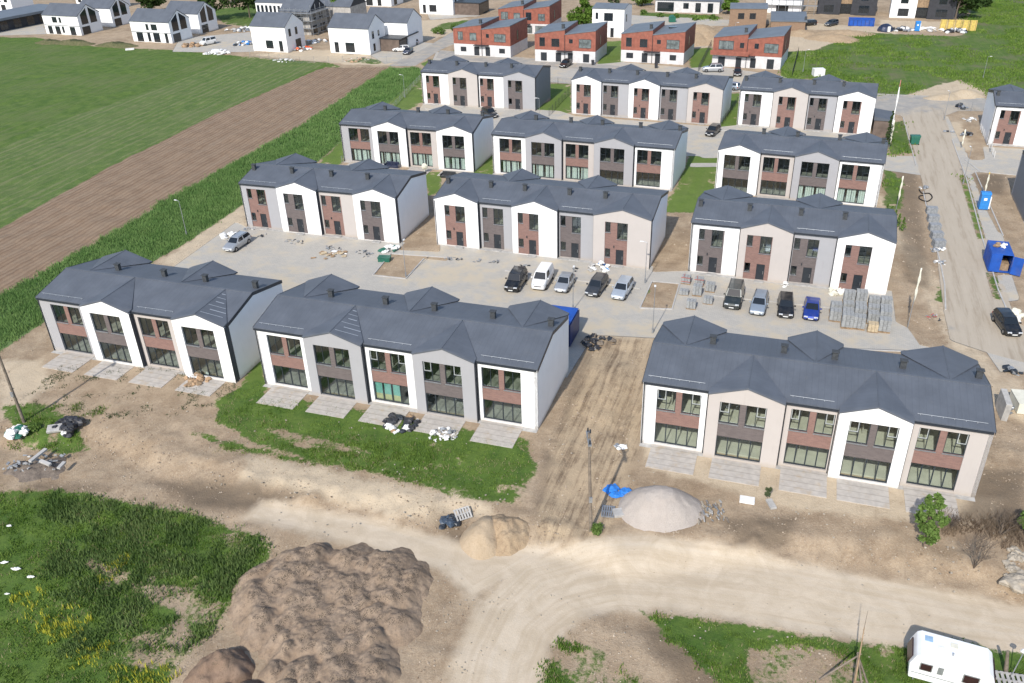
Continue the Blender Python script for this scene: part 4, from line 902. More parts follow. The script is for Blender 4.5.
# two-storey white house behind the red ones, low bungalow, tan house
gable_house(gp(592, 37), -22, 8.6, 8.0, 7.2, 7.9, 'weather-stained white two-storey house behind the red houses', 'white', [(3.2, 5.6, 4.2, 6.2), (.9, 1.6, 4.6, 6.2), (5.0, 5.9, .2, 2.5)], [(2.0, 2.8, 3.8, 5.6)], roof='roof_flat')
gable_house(gp(655, 12), -22, 19, 9, 3.4, 5.2, 'low white bungalow with a grey roof behind a planted garden strip', 'lightclad', [(.6, 5.6, .3, 2.9), (8.4, 10.0, 1.2, 2.8), (12.0, 13.6, .3, 2.9), (15.6, 17.2, .3, 2.9)], name='bungalow')
TB = gable_house(gp(728.5, 29), -14, 9.6, 8.5, 5.2, 5.9, 'tan brick house with two small windows above the red balcony house', 'tanbrick', [(2.2, 3.8, 2.6, 4.1), (5.2, 6.8, 2.6, 4.1)], roof='roof_flat', name='brick_house', side_wall='tanbrick')
P = gp(770, 33); B = empty('flat_roofed_extension', (P[0], P[1], 0), R(-16), 'low dark-roofed extension with a brick side wall beside the tan house', 'building')
k = MB(); k.box(-.2, 9, -.2, 14, 2.9, 3.2); k.build('roof', M['roof_flat'], B); k = MB(); k.box(0, 8.6, 0, 13.6, 0, 2.89); k.build('wall', M['tanbrick'], B)
k = MB(); k.box(8.3, 8.9, 1, 1.7, 3.2, 4.0); k.build('chimney', M['chimney'], B)
# top right: white shell with scaffold, dark houses
S_ = gable_house(gp(765, 13), -22, 10, 8, 6.4, 8.4, 'white half-built house with scaffold decks at the top edge', 'white', [(3, 6.4, 3.8, 5.4), (3, 6.4, .4, 2.4)], name='unfinished_house')
for z in (2.4, 4.6):
    s = MB(); s.box(-.4, 14.5, -1.2, -.3, z, z + .08); s.build('scaffold_deck', M['galv'], S_, fix=False)
s = MB()
for k in range(8): s.tube((-.3 + k * 2, -1.2, 0), (-.3 + k * 2, -1.2, 6.2), .06, n=5)
s.build('scaffold_tubes', M['galv'], S_)
def twin_dark(px, py, L, lab, white_left, group):
    P = gp(px, py); B = empty('dark_house', (P[0], P[1], 0), R(-21), lab, 'house', group)
    for (a, b, m) in ((0, L * .40, 'white' if white_left else 'darkclad'), (L * .58, L, 'darkclad')):
        k = MB(); k.box(a, b, 0, 9, 0, 6.4); k.build('wall', M[m], B, fix=False)
        k = MB(); k.prism([(0 - .2, 6.402), (9.2, 6.402), (4.5, 8.6)], 'x', a - .1, b + .1); k.build('roof', M['roof'], B)
        simple_window(B, a + (b - a) * .3, a + (b - a) * .72, .6, 2.6, -.012, (.5,)); simple_window(B, a + (b - a) * .35, a + (b - a) * .65, 3.9, 5.3, -.012)
    k = MB(); k.box(L * .40, L * .58, 1.2, 8, 2.8, 5.6); k.build('link_wall', M['wood'], B, fix=False)
    k = MB(); k.box(L * .40, L * .58, 1.3, 8, 0, 2.799); k.build('link_recess', M['glass_dark'], B, fix=False)
twin_dark(816, 14, 16.0, 'dark twin house with a timber link behind the blue skip', False, 'dark twin houses at the top right')
twin_dark(889, 18, 16.4, 'half white, half dark twin house behind the yellow panels', True, 'dark twin houses at the top right')
# dark shed beside the rearmost right block
P = gp(871, 137); B = empty('garden_shed', (P[0], P[1], 0), R(-20), 'dark boarded shed at the end wall of the rearmost right block', 'shed')
k = MB(); k.box(.1, 3.0, 0, 5.5, 0, 2.9); k.build('wall', M['browncladding'], B, fix=False); k = MB(); k.prism([(0, 2.9), (3.2, 2.9), (3.2, 3.1), (0, 3.5)], 'y', -.15, 5.6); k.build('roof', M['roof'], B)
# ------------------------------------------------------------------ cars
def paint(name, col, rough=.25, metal=.3):
    t = NT(name); n = t.noise(t.obj(), 2.5, 4)
    c = t.mix(t.mul(t.step(n, .4, .8), .18), col, (.28, .25, .2))
    b = t.bsdf(c, t.add(rough, t.mul(n, .15)), metal, None, .5)
    for nd in t.t.nodes:
        if nd.type == 'BSDF_PRINCIPLED': nd.inputs['Coat Weight'].default_value = .6; nd.inputs['Coat Roughness'].default_value = .06
    M[name] = b
paint('car_black', (.012, .013, .015)); paint('car_dark', (.05, .055, .062)); paint('car_silver', (.46, .48, .50), .3, .5); paint('car_pale', (.50, .56, .62), .28, .4)
paint('car_white', (.78, .78, .77), .3, 0); paint('car_blue', (.012, .045, .30)); paint('car_darkgreen', (.035, .045, .045)); paint('car_lightblue', (.34, .40, .47), .28, .4); paint('car_navy', (.02, .03, .07))
plain('lamp_glass', (.75, .78, .8), .1, .3, .05); plain('tail_red', (.35, .01, .01), .2, 0, .05); plain('plate', (.75, .76, .74), .5, 0, .05); plain('rim', (.35, .36, .37), .35, .8, .1); plain('car_glass', (.012, .016, .02), .05, 0, .1, spec=.8)
SPEC = {  # half length, half width, bonnet z, belt z, tail z, roof z, screen base x, roof front x, roof rear x, glass rear x, wheel radius
 'hatch': (2.02, .85, .88, .95, .98, 1.46, .85, .25, -1.25, -1.75, .31),
 'sedan': (2.2, .86, .90, .96, 1.02, 1.42, .95, .25, -.85, -1.45, .32),
 'estate': (2.22, .86, .92, .98, 1.02, 1.50, .95, .3, -1.9, -2.2, .33),
 'suv': (2.25, .92, 1.06, 1.12, 1.16, 1.74, .95, .4, -1.85, -2.2, .38),
 'mpv': (2.38, .94, 1.02, 1.12, 1.16, 1.78, 1.35, .6, -1.95, -2.25, .35),
 'pickup': (2.5, .95, 1.08, 1.14, 1.14, 1.84, 1.05, .5, -2.2, -2.5, .40),
 'van': (2.3, .92, 1.15, 1.22, 1.30, 1.90, 1.35, .75, -2.1, -2.25, .33)}
def car(kind, color, rear, front, label, name='parked_car', cat='car', group='cars parked on the estate', rails=False, ctr=None, yaw=None, panel=False):
    """rear and front: places where the car's tail and nose meet the ground"""
    hl, hw, zb, zm, zt, zr, xs, xr, xq, xe, wr = SPEC[kind]
    if ctr is None:
        a, b = G3(*rear), G3(*front); yaw = math.atan2(b.y - a.y, b.x - a.x); ctr = (a + b) / 2
    C = empty(name, (ctr[0], ctr[1], ctr[2] + .02), yaw, label, cat, group)
    P = M[color]
    # lower body: loft of cross sections
    sec = [(-hl, .80, .42, zt * .74), (-hl + .10, .93, .26, zt - .05), (-hl + .5, .985, .22, zt), (xq * .5, 1.0, .20, zm), (xs * .6, 1.0, .20, zm - .01), (xs + .05, .99, .20, zb + .03), (hl - .55, .965, .22, zb - .08), (hl - .15, .88, .26, zb - .2), (hl, .72, .36, zb - .36)]
    mb = MB(); k = 8
    for (x, wf, z0, z1) in sec:
        W = hw * wf; h = z1 - z0
        for (yy, zz) in ((-W * .9, z0), (-W, z0 + h * .3), (-W * .985, z0 + h * .78), (-W * .88, z1), (W * .88, z1), (W * .985, z0 + h * .78), (W, z0 + h * .3), (W * .9, z0)):
            mb.v.append((x, yy, zz))
    for i in range(len(sec) - 1):
        for j in range(k):
            j2 = (j + 1) % k; mb.f.append((i * k + j, i * k + j2, (i + 1) * k + j2, (i + 1) * k + j)); mb.m.append(0)
    mb.f.append(tuple(range(k))); mb.m.append(0); mb.f.append(tuple((len(sec) - 1) * k + j for j in range(k - 1, -1, -1))); mb.m.append(0)
    body = mb.build('body', P, C, smooth=False, bevel=.03)
    wl, wu = hw * .90, hw * .74
    zbm = zm - .03
    cab = MB(); n0 = [(xs, -wl, zb), (xs, wl, zb), (xe, wl, zt - .02), (xe, -wl, zt - .02), (xr, -wu, zr - .03), (xr, wu, zr - .03), (xq, wu, zr - .05), (xq, -wu, zr - .05)]
    rm = ((xr + xq) / 2)
    cab.v = n0 + [(rm, -wu, zr), (rm, wu, zr)]
    cab.f = [(0, 1, 5, 4), (2, 3, 7, 6), (0, 4, 8, 7, 3), (1, 2, 6, 9, 5), (4, 5, 9, 8), (8, 9, 6, 7), (0, 3, 2, 1)]; cab.m = [0] * 7
    cab.build('cabin', P, C, bevel=.035)
    def glass(nm, quad, ins, off, mat='car_glass'):
        c = sum((Vector(q) for q in quad), Vector()) / 4; qs = [c + (Vector(q) - c) * ins for q in quad]
        nr = (qs[1] - qs[0]).cross(qs[3] - qs[0]).normalized()
        if nr.dot(c - Vector((rm, 0, zm))) < 0: nr = -nr
        g = MB(); g.quad([q + nr * off for q in qs]); lo = [q - nr * .01 for q in qs]
        for i in range(4): g.quad([qs[i] + nr * off, qs[(i + 1) % 4] + nr * off, lo[(i + 1) % 4], lo[i]])
        return g.build(nm, M[mat], C)
    glass('windscreen', (n0[0], n0[1], n0[5], n0[4]), .88, .012)
    if not panel: glass('rear_window', (n0[2], n0[3], n0[7], n0[6]), .82, .012)
    for s in (-1, 1):
        q = lambda x, t: (x, s * (wl + (wu - wl) * t), zbm + (zr - .04 - zbm) * t)
        def at(xb, xt_): return xb
        fr, rr = xs, xe
        B0 = lambda x: (x, s * wl * 1.0, zb + (zt - zb) * max(0, min(1, (xs - x) / (xs - xe)))); T0 = lambda x: (x, s * wu, zr - .03)
        spans = [(xs - .12, xr - .02, .1, .1)] 
        xm = (xs + xe) / 2 + .1
        x_end = xe if not panel else xm
        glass('side_window', (B0(xs - .08), B0(xm + .04), T0(xm + .02), T0(xr - .02)), .9, .012)
        if not panel: glass('side_window', (B0(xm - .04), B0(xe + .08), T0(xq + .05), T0(xm - .02)), .9, .012)
        for xw in (hl - .82, -hl + .78):
            w = MB(); w.tube((xw, s * (hw - .19), wr), (xw, s * (hw + .012), wr), wr, n=18); wo = w.build('wheel', M['rubber'], C, smooth=False)
            w = MB(); w.tube((xw, s * (hw + .0), wr), (xw, s * (hw + .02), wr), wr * .62, wr * .5, n=10); w.build('rim', M['rim'], wo)
        h = MB(); h.obox((hl - .13, s * hw * .60, zb - .30), (.10, 0, -.01), (-.03 * s, .19, 0), (0, 0, .075)); h.build('headlight', M['lamp_glass'], C, fix=False)
        h = MB(); h.box(-hl - .01, -hl + .12, s * hw * .80 - .1, s * hw * .80 + .1, zt - .42, zt - .2); h.build('tail_light', M['tail_red'], C, fix=False)
        h = MB(); h.obox((xs - .22, s * (hw + .06), zm + .06), (.06, 0, 0), (0, .09, 0), (0, 0, .07)); h.build('wing_mirror', P, C, fix=False)
        if rails:
            h = MB(); h.tube((xr - .1, s * wu * .92, zr + .04), (xq + .1, s * wu * .92, zr + .03), .022, n=6); h.build('roof_rail', M['trim'], C)
    g = MB(); g.box(hl - .02, hl + .012, -.42, .42, zb - .50, zb - .40); g.build('grille', M['black_plastic'], C, fix=False)
    g = MB(); g.box(hl - .02, hl + .025, -.26, .26, .38, .49); g.build('number_plate', M['plate'], C, fix=False)
    return C
car('suv', 'car_black', (521, 278.2), (511, 293.2), 'black four-wheel-drive car, leftmost in the row beside the white van', rails=True)
car('van', 'car_white', (547, 276.2), (538, 291.2), 'small white panel van parked in the row of cars', cat='van', name='panel_van', panel=True)
car('hatch', 'car_silver', (569, 280.2), (560, 294.2), 'small silver-grey hatchback between the white van and dark estate')
car('estate', 'car_dark', (603, 282.2), (590, 299.2), 'dark grey estate car with roof rails, near the rubbish heap at the wall', rails=True)
car('estate', 'car_pale', (627, 286.2), (617, 301.2), 'pale silver car at the right end beside the weedy bed')
car('pickup', 'car_darkgreen', (736, 292.5), (731, 310.5), 'tall dark off-road wagon beside the strapped paving stones', rails=True)
car('estate', 'car_lightblue', (761, 299.5), (756, 317.5), 'light blue-grey estate car between the two dark cars', rails=True)
car('estate', 'car_black', (785, 302.5), (785, 319.5), 'black estate car next to the bright blue car', rails=True)
car('sedan', 'car_blue', (812, 304.5), (810, 322.5), 'bright blue car at the right end of the parked row')
car('estate', 'car_black', (998, 318), (1014, 339), 'black estate car parked askew on the dusty junction at the right')
car('estate', 'car_silver', (248, 240), (227, 254), 'lone silver estate car with a sunroof on the left of the paving', rails=True)
car('estate', 'car_black', (716, 131), (709, 137), 'black car alone on the short paved lane behind the third row')
car('estate', 'car_black', (570, 64), (561, 69), 'black car in front of the red house behind the tree')
car('suv', 'car_silver', (721, 71.5), (704, 71.5), 'dusty grey car before the balcony house, left of a black one')
car('hatch', 'car_black', (737.5, 71), (737, 79), 'black hatchback facing the rearmost right block')
car('estate', 'car_black', (484, 113), (496, 119), 'black car half hidden between two blocks in the gap of the third row')
car('estate', 'car_lightblue', (736, 90), (722, 88), 'blue-grey car in the narrow gap before the rearmost right block')
car('estate', 'car_white', (413, 51), (390, 51.5), 'white estate car nearer the access road on the garage forecourt')
car('estate', 'car_silver', (419, 44), (402, 47), 'pale car beside the white one, closest to the dark garage')
car('sedan', 'car_navy', (413, 50), (403, 57), 'dark blue car parked nearest the field on the garage forecourt')
car('van', 'car_white', (478, 9), (463, 13), 'white van parked at the top edge before the dark lean-to', cat='van', name='panel_van', panel=True)
car('van', 'car_white', (216, 43), (201, 46), 'small white van among rubble by the two glazed gables', cat='van', name='panel_van')
car('estate', 'car_black', (816, 25), (800, 26), 'black car with a white sheet on its bonnet near the blue skip')
car('estate', 'car_dark', (838, 24), (824, 27), 'dusty dark car between the blue skip and the black one')
car('estate', 'car_dark', (476, 0), (482, 5), 'dark car at the top edge behind the white van', rails=False)
# ------------------------------------------------------------------ heaps of soil, sand and gravel
def heap_mat(name, a, b, c3, crest=None, grain=4):
    t = NT(name); p = t.obj()
    n = t.noise(p, .9, 6, .65); f = t.noise(p, grain, 6, .75)
    c = t.mix(t.step(n, .3, .7), a, b); c = t.mix(t.mul(t.step(f, .46, .66), .7), c, c3); g9 = t.noise(p, grain * 3.5, 5, .75); c = t.mix(t.mul(t.step(g9, .52, .7), .5), c, tuple(min(1, q * 1.35) for q in b))
    if crest:
        k = t.step(t.add(t.attr('crest'), t.mul(t.sub(g9, .5), 2.6)), .5, .8)
        c = t.mix(k, c, crest)
    M[name] = t.bsdf(c, .95, 0, t.bump(t.add(f, t.mul(t.noise(p, grain * 4, 4), .5)), .7, .1), .15)
heap_mat('dark_rubble', (.17, .14, .115), (.24, .20, .165), (.12, .10, .085), (.07, .06, .05))
heap_mat('topsoil', (.27, .20, .14), (.36, .275, .20), (.19, .145, .11), (.05, .042, .033))
heap_mat('weedy_bank', (.10, .11, .05), (.17, .15, .085), (.06, .08, .03), (.05, .06, .03))
heap_mat('brown_soil', (.22, .15, .105), (.28, .20, .145), (.17, .12, .085), (.10, .085, .06))
heap_mat('gravel', (.47, .415, .37), (.53, .475, .425), (.41, .36, .32), None, 12)
heap_mat('yellow_sand', (.46, .355, .24), (.51, .405, .285), (.40, .30, .20), None, 6)
heap_mat('orange_soil', (.38, .28, .18), (.43, .33, .22), (.27, .19, .125), (.17, .12, .08))
heap_mat('pale_sand', (.45, .36, .25), (.50, .42, .31), (.40, .31, .21), None)
def heap(name, lab, domes, mat, rough=.15, step=.14, seed=1, crestk=0, group=None, ridges=None, cat='heap'):
    """domes: (x, y, radius x, radius y, height, angle)"""
    D_ = np.array(domes); pad = D_[:, 2:4].max() + .5
    x0, x1 = D_[:, 0].min() - pad, D_[:, 0].max() + pad; y0, y1 = D_[:, 1].min() - pad, D_[:, 1].max() + pad
    X, Y = np.meshgrid(np.arange(x0, x1, step), np.arange(y0, y1, step))
    wx = X + (fbm(X / .9, Y / .9, seed, 3) - .5) * rough * 3; wy = Y + (fbm(X / .9, Y / .9, seed + 5, 3) - .5) * rough * 3
    KS = 9.0; HS = np.full(X.shape, math.exp(KS * -.6)); H = np.full(X.shape, -.4); crest = np.zeros(X.shape)
    for (cx, cy, rx, ry, h, an) in domes:
        c_, s_ = math.cos(an), math.sin(an)
        u = ((wx - cx) * c_ + (wy - cy) * s_) / rx; v = (-(wx - cx) * s_ + (wy - cy) * c_) / ry
        r = np.sqrt(u * u + v * v)
        z = h * (1 - r ** 1.25) * 1.05; z = np.where(z > h * .82, h * .82 + (z - h * .82) * .5, z)
        crest = np.where(z > H, np.clip(1.25 - np.abs(r - .25) * 3.2, 0, 1) * (u > -.1), crest); HS = HS + np.exp(KS * np.clip(z, -3, 4)); H = np.maximum(H, z)
    H = np.maximum(np.log(HS) / KS * (1 - .18 * (len(domes) > 20)) - .12 * (len(domes) > 20), -.4) if len(domes) > 20 else H
    H = H + (fbm(X / .6, Y / .6, seed + 9, 4) - .5) * rough * np.clip(H + .1, 0, 1) * 2 + (fbm(X / .22, Y / .22, seed + 19, 2) - .5) * .09 * np.clip(H + .2, 0, 1)
    GH = np.array([[0.0]]); 
    GH = grid_lookup(GZ, X, Y) * 0 + ground_h(X, Y)
    Z_ = np.maximum(H, -.4) + GH
    ny, nx = X.shape; id_ = np.arange(nx * ny).reshape(ny, nx)
    f = np.stack([id_[:-1, :-1], id_[:-1, 1:], id_[1:, 1:], id_[1:, :-1]], -1).reshape(-1, 4)
    hz = H.ravel()[f].max(1); f = f[hz > -.3]
    used = np.unique(f); rm = np.full(nx * ny, -1); rm[used] = np.arange(len(used)); f = rm[f]
    c0 = np.array([D_[:, 0].mean(), D_[:, 1].mean(), 0.0])
    pts = (np.stack([X, Y, Z_], -1).reshape(-1, 3) - c0)[used]
    me = bpy.data.meshes.new(name); me.vertices.add(len(used)); me.vertices.foreach_set('co', pts.astype(np.float32).ravel())
    me.loops.add(len(f) * 4); me.loops.foreach_set('vertex_index', f.astype(np.int32).ravel())
    me.polygons.add(len(f)); me.polygons.foreach_set('loop_start', np.arange(0, len(f) * 4, 4, dtype=np.int32)); me.update(calc_edges=True)
    me.polygons.foreach_set('use_smooth', np.ones(len(f), bool))
    a = me.attributes.new('crest', 'FLOAT', 'POINT'); a.data.foreach_set('value', (crest.ravel()[used] * crestk).astype(np.float32))
    me.materials.append(M[mat]); o = bpy.data.objects.new(name, me); COL.objects.link(o); o.location = c0
    return tag(o, lab, cat, group)
rnd = random.Random(4)
def in_poly(x, y, P):
    c = False
    for i in range(len(P)):
        a, b = P[i], P[(i + 1) % len(P)]
        if (a[1] > y) != (b[1] > y) and x < (b[0] - a[0]) * (y - a[1]) / (b[1] - a[1]) + a[0]: c = not c
    return c
poly = [gp(*q)[:2] for q in [(262, 568), (300, 560), (345, 557), (398, 565), (418, 584), (406, 608), (388, 640), (376, 705), (275, 705), (264, 655), (244, 632), (248, 600)]]
ds = []; xs_ = [p_[0] for p_ in poly]; ys_ = [p_[1] for p_ in poly]
while len(ds) < 95:
    x, y = rnd.uniform(min(xs_), max(xs_)), rnd.uniform(min(ys_), max(ys_))
    if in_poly(x, y, poly): ds.append((x, y, rnd.uniform(1.1, 1.9), rnd.uniform(1.4, 2.6), rnd.uniform(1.2, 1.75), rnd.uniform(-.9, -.1)))
for q_ in ((300, 600), (345, 592), (310, 640), (350, 630), (340, 680)):
    g_ = gp(*q_); ds.append((g_[0], g_[1], 3.6, 3.0, 1.45, 0))
heap('soil_heap', 'long lumpy heap of dumped topsoil with dark sods along its crests', ds, 'topsoil', .2, .08, 3, .55)
def at(px, py): P_ = gp(px, py); return float(P_[0]), float(P_[1])
x, y = at(219, 672); heap('soil_heap', 'smooth brown mound beside the weeds, upper one of two at the bottom edge', [(x, y, 2.0, 1.8, 1.6, 0), (x + .8, y - .3, 1.6, 1.6, 1.5, 0), (x - .5, y - .7, 1.5, 1.3, 1.0, 0)], 'brown_soil', .3, .12, 11, .5)
x, y = at(246, 700); heap('soil_heap', 'lower brown mound cut by the bottom edge of the picture', [(x, y, 1.6, 1.5, 1.3, 0), (x - 1.2, y, 1.3, 1.3, 1.0, 0)], 'brown_soil', .25, .1, 12, .6)
x, y = at(290, 697); heap('soil_heap', 'grey-brown dumped mound at the bottom edge below the long heap', [(x, y, 1.7, 1.6, 1.35, 0), (x + 1.9, y - .2, 1.5, 1.4, 1.1, 0)], 'topsoil', .14, .12, 13, .6)
x, y = 11.2, 51.9; heap('gravel_heap', 'pale smooth gravel heap in front of the nearest block', [(x, y, 3.3, 2.7, 2.1, -.1), (x - .9, y + .1, 2.4, 2.6, 1.9, 0), (x + 1.0, y - .1, 2.4, 2.2, 1.6, 0)], 'gravel', .06, .12, 21)
x, y = at(482, 541); heap('sand_heap', 'yellow sand heap beside the crumpled dark sheet', [(x, y, 1.7, 2.0, 1.5, 0), (x + .3, y + .4, 1.5, 1.8, 1.6, 0)], 'yellow_sand', .06, .12, 31)
x, y = at(507, 540); heap('soil_heap', 'rough orange-brown soil heap leaning on the yellow sand', [(x, y + .2, 1.9, 1.8, 1.3, 0), (x - .7, y + .7, 1.5, 1.5, 1.3, 0)], 'orange_soil', .22, .1, 32, .5)
x, y = at(975, 97); heap('sand_heap', 'sand heap at the edge of the meadow beyond the asphalt road', [(x - 1.5, y + 1, 3.8, 2.4, 1.4, 0), (x - 6, y, 4, 2, .8, 0)], 'pale_sand', .12, .35, 41)
x, y = at(703, 43); heap('sand_heap', 'big brown sand heap between two red houses', [(x, y + 6, 8, 8, 3.6, 0), (x + 4, y + 1, 5, 6, 2.2, 0), (x - 2, y + 2, 5, 6, 2.4, 0)], 'orange_soil', .2, .4, 42)
x, y = at(826, 40); heap('sand_heap', 'orange sand heap spilling into the meadow below the blue skip', [(x + 2, y + 1, 7, 4.5, 1.3, -.6), (x - 4, y + 8, 5, 4, 1.2, 0)], 'orange_soil', .2, .4, 43)
x, y = at(857, 35); heap('sand_heap', 'low orange mound just right of the skip at the meadow edge', [(x - 3, y + 2, 8, 4, 1.0, -.2)], 'orange_soil', .2, .4, 44)
x, y = at(52, 42); heap('soil_heap', 'weedy spoil bank before the leftmost white house', [(x, y - 1, 5, 2.4, 1.0, -.3), (x + 8, y - 4, 7, 2.4, 1.3, -.3), (x + 22, y - 9, 7, 2.4, 1.2, -.3)], 'weedy_bank', .3, .4, 45, .9)
x, y = at(38, 470); heap('rubble_heap', 'flat heap of grey rubble with broken kerbstones by the left pole', [(x, y, 2.4, 1.6, .5, -.2), (x + .9, y + .4, 1.6, 1.3, .5, 0), (x - 1.4, y + .5, 1.6, 1.0, .4, 0)], 'dark_rubble', .4, .1, 51, .5)
x, y = at(545, 497 + 0);
# ------------------------------------------------------------------ poles, lamps, flags
def hz(base, ty):
    """height of a vertical thing standing at base whose top is seen on picture row ty"""
    b = np.array(G3(*base)); lo, hi = 0.0, 30.0
    for k in range(40):
        m = (lo + hi) / 2; d = b + [0, 0, m] - [0, 0, CAMZ]; yy = IH / 2 - FOC * (d @ CU) / (d @ CF)
        if yy > ty: lo = m
        else: hi = m
    return lo
def lamp(base, h, lab, yaw=0.0):
    p = G3(*base); B = empty('street_lamp', p, yaw, lab, 'street lamp', 'slim street lamps on the estate')
    m = MB(); m.tube((0, 0, -.2), (0, 0, h), .05, .03, 8); m.build('pole', M['galv'], B); m = MB(); m.tube((0, 0, 0), (0, 0, .6), .1, .1, 8); m.build('pole_base', M['galv'], B)
    m = MB(); m.tube((0, 0, h), (.5, 0, h + .08), .035, .03, 6); m.build('arm', M['galv'], B)
    m = MB(); m.box(.4, .85, -.1, .1, h + .03, h + .1); m.build('lamp_head', M['white_plastic'], B, bevel=.03)
lamp((187, 236), 5.0, 'street lamp between the crop and the silver car', R(150)); lamp((645, 283), 5.2, 'street lamp at the end wall beside the weedy bed', R(160)); lamp((573, 310), 5.0, 'street lamp on the paving next to the blue skip', R(80))
lamp((652.5, 333), 5.2, 'street lamp at the top of the rutted track', R(80)); lamp((406, 277), 4.6, 'street lamp in the bare soil bed of the car park', R(80)); lamp((539.5, 128), 5.4, 'street lamp against the dark grey end wall', R(170))
lamp((405, 98), 4.6, 'street lamp on the lawn between crop and rearmost left block', R(160)); lamp((963, 184), 5.4, 'street lamp at the crossing beside the turf strip', R(80)); lamp((803, 72), 4.6, 'street lamp in the meadow behind the rearmost right block', R(0)); lamp((983, 78), 4.4, 'street lamp standing in the meadow by the sand heap', R(0))
lamp((944, 120), 5.0, 'street lamp at the asphalt junction before the footpath', R(90)); lamp((990, 152), 5.6, 'street lamp in front of the white end house', R(90)); lamp((734, 41), 4.4, 'street lamp between two red houses at the sand heap', 0)
def pole(base, h, lab, lean=0.0, fittings=True):
    p = G3(*base); B = empty('utility_pole', p, 0, lab, 'utility pole')
    m = MB(); m.tube((0, 0, -.3), (lean, 0, h), .15, .09, 10); m.build('shaft', M['old_wood'], B)
    if fittings:
        m = MB(); m.box(lean - .12, lean + .12, -.9, .9, h - .55, h - .43); m.build('crossarm', M['galv'], B, fix=False)
        for k, (dx, dy, dz) in enumerate(((0, -.75, -.4), (0, .75, -.4), (.1, 0, 0))):
            m = MB(); m.tube((lean + dx, dy, h + dz), (lean + dx, dy, h + dz + .3), .07, .05, 8); m.build('insulator', M['trim'], B)
        m = MB(); m.box(lean * .3 - .12, lean * .3 + .12, -.28, -.14, 3.0, 3.45); m.build('junction_box', M['galv'], B, fix=False)
pole((591, 530), 9.2, 'dark utility pole at the bottom of the rutted track, casting a long shadow', -.3)
pole((24, 422), 10.5, 'dark pole leaving the picture at its left edge above the rubbish bags', 0)
pole((1007, 672), 2.0, 'short dark post beside the caravan at the right edge', -.45, False)
def flag(base, top, cloth, lab, mat='cream', tip=None):
    h = hz(base, top); p = G3(*base); B = empty('banner_flag', p, 0, lab, 'banner flag', 'furled banner flags along the dusty road')
    m = MB(); m.tube((0, 0, -.1), (0, 0, h), .045, .03, 6); m.build('pole', M['galv'], B)
    m = MB(); n = 9
    z0 = h * (1 - cloth)
    for i in range(n + 1):
        z = z0 + (h - z0) * i / n; w_ = (.12 + .05 * math.sin(i * 1.9 + base[0])) * (1 if 0 < i < n else .5)
        for k in range(8):
            a = k * math.pi / 4; m.v.append((.06 + .025 * math.sin(i * 1.3) + w_ * math.cos(a), w_ * .7 * math.sin(a), z))
    for i in range(n):
        for k in range(8): m.f.append((i * 8 + k, i * 8 + (k + 1) % 8, i * 8 + 8 + (k + 1) % 8, i * 8 + 8 + k)); m.m.append(1 if tip and i >= n - 1 else 0)
    m.f.append(tuple(range(8))); m.m.append(0); m.f.append(tuple(n * 8 + k for k in range(7, -1, -1))); m.m.append(0)
    m.build('cloth', [M[mat], M[tip or mat]], B, smooth=True)
flag((907.5, 328), 268, .55, 'tall furled cream banner on bare soil right of the stacked paving stones')
flag((896, 210), 176, .7, 'furled cream banner above the small conifers'); flag((888, 146), 80, .9, 'tall white banner with a red tip beside the junction', 'white_plastic', 'red_plastic')
flag((889, 148), 120, .9, 'short cream banner at the foot of the red-tipped one'); flag((961, 148), 129, .85, 'furled pale banner on the footpath before the white end house'); flag((983, 198), 172, .8, 'furled pale banner with a yellow top behind the portable toilet', 'cream', 'yellow')
# small conifers and hedge handled with the plants
# ------------------------------------------------------------------ skips, containers, toilets, bins
def skip(px, py, yaw, L, Wd, H, lab, fill=None):
    p = G3(px, py); B = empty('skip_container', p, yaw, lab, 'skip')
    m = MB(); t_ = .08
    m.box(0, L, 0, t_, .15, H); m.box(0, L, Wd - t_, Wd, .15, H); m.box(0, t_, t_, Wd - t_, .15, H); m.box(L - t_, L, t_, Wd - t_, .15, H); m.box(t_, L - t_, t_, Wd - t_, .15, .25)
    m.build('body', M['blue_steel'], B, fix=False)
    for k in range(7):
        r = MB(); x = .25 + k * (L - .5) / 6; r.box(x - .05, x + .05, -.07, -.002, .2, H - .05); r.box(x - .05, x + .05, Wd + .002, Wd + .07, .2, H - .05); r.build('rib', M['blue_dark'], B, fix=False)
    r = MB(); r.box(-.06, L + .06, -.06, .09, H + .002, H + .1); r.box(-.06, L + .06, Wd - .09, Wd + .06, H + .002, H + .1); r.box(-.06, .09, .092, Wd - .092, H + .002, H + .1); r.box(L - .09, L + .06, .092, Wd - .092, H + .002, H + .1); r.build('rim', M['blue_steel'], B, fix=False)
    if fill:
        f = MB(); rr = random.Random(3)
        for k in range(40): f.blob((rr.uniform(.3, L - .3), rr.uniform(.3, Wd - .3), H - .25 + rr.uniform(-.1, .2)), rr.uniform(.15, .4), seed=k, mi=rr.randrange(3))
        f.build('rubbish_fill', [M[k] for k in fill], B)
    return B
a = G3(573, 343); skip(0, 0, R(0), 1, 1, 1, 'x') if False else None
B = empty('shipping_container', (1.75, 78.7, 0), R(-19.5), 'big blue container half hidden behind the middle front block, with a yellow mark', 'container')
m = MB(); m.box(.6, 4.4, 0, 3.6, .1, 2.7); m.build('body', M['blue_dark'], B, bevel=.03)
m = MB(); m.box(.57, 4.43, -.03, 3.63, 2.702, 2.8); m.build('roof', M['blue_steel'], B, fix=False)
m = MB(); m.box(4.46, 4.54, -.1, 3.6, .2, 2.68); m.build('side_gate', M['blue_dark'], B, fix=False)
m = MB(); m.box(3.7, 4.35, -.1, -.082, 1.9, 2.45); m.build('yellow_mark', M['yellow'], B, fix=False)
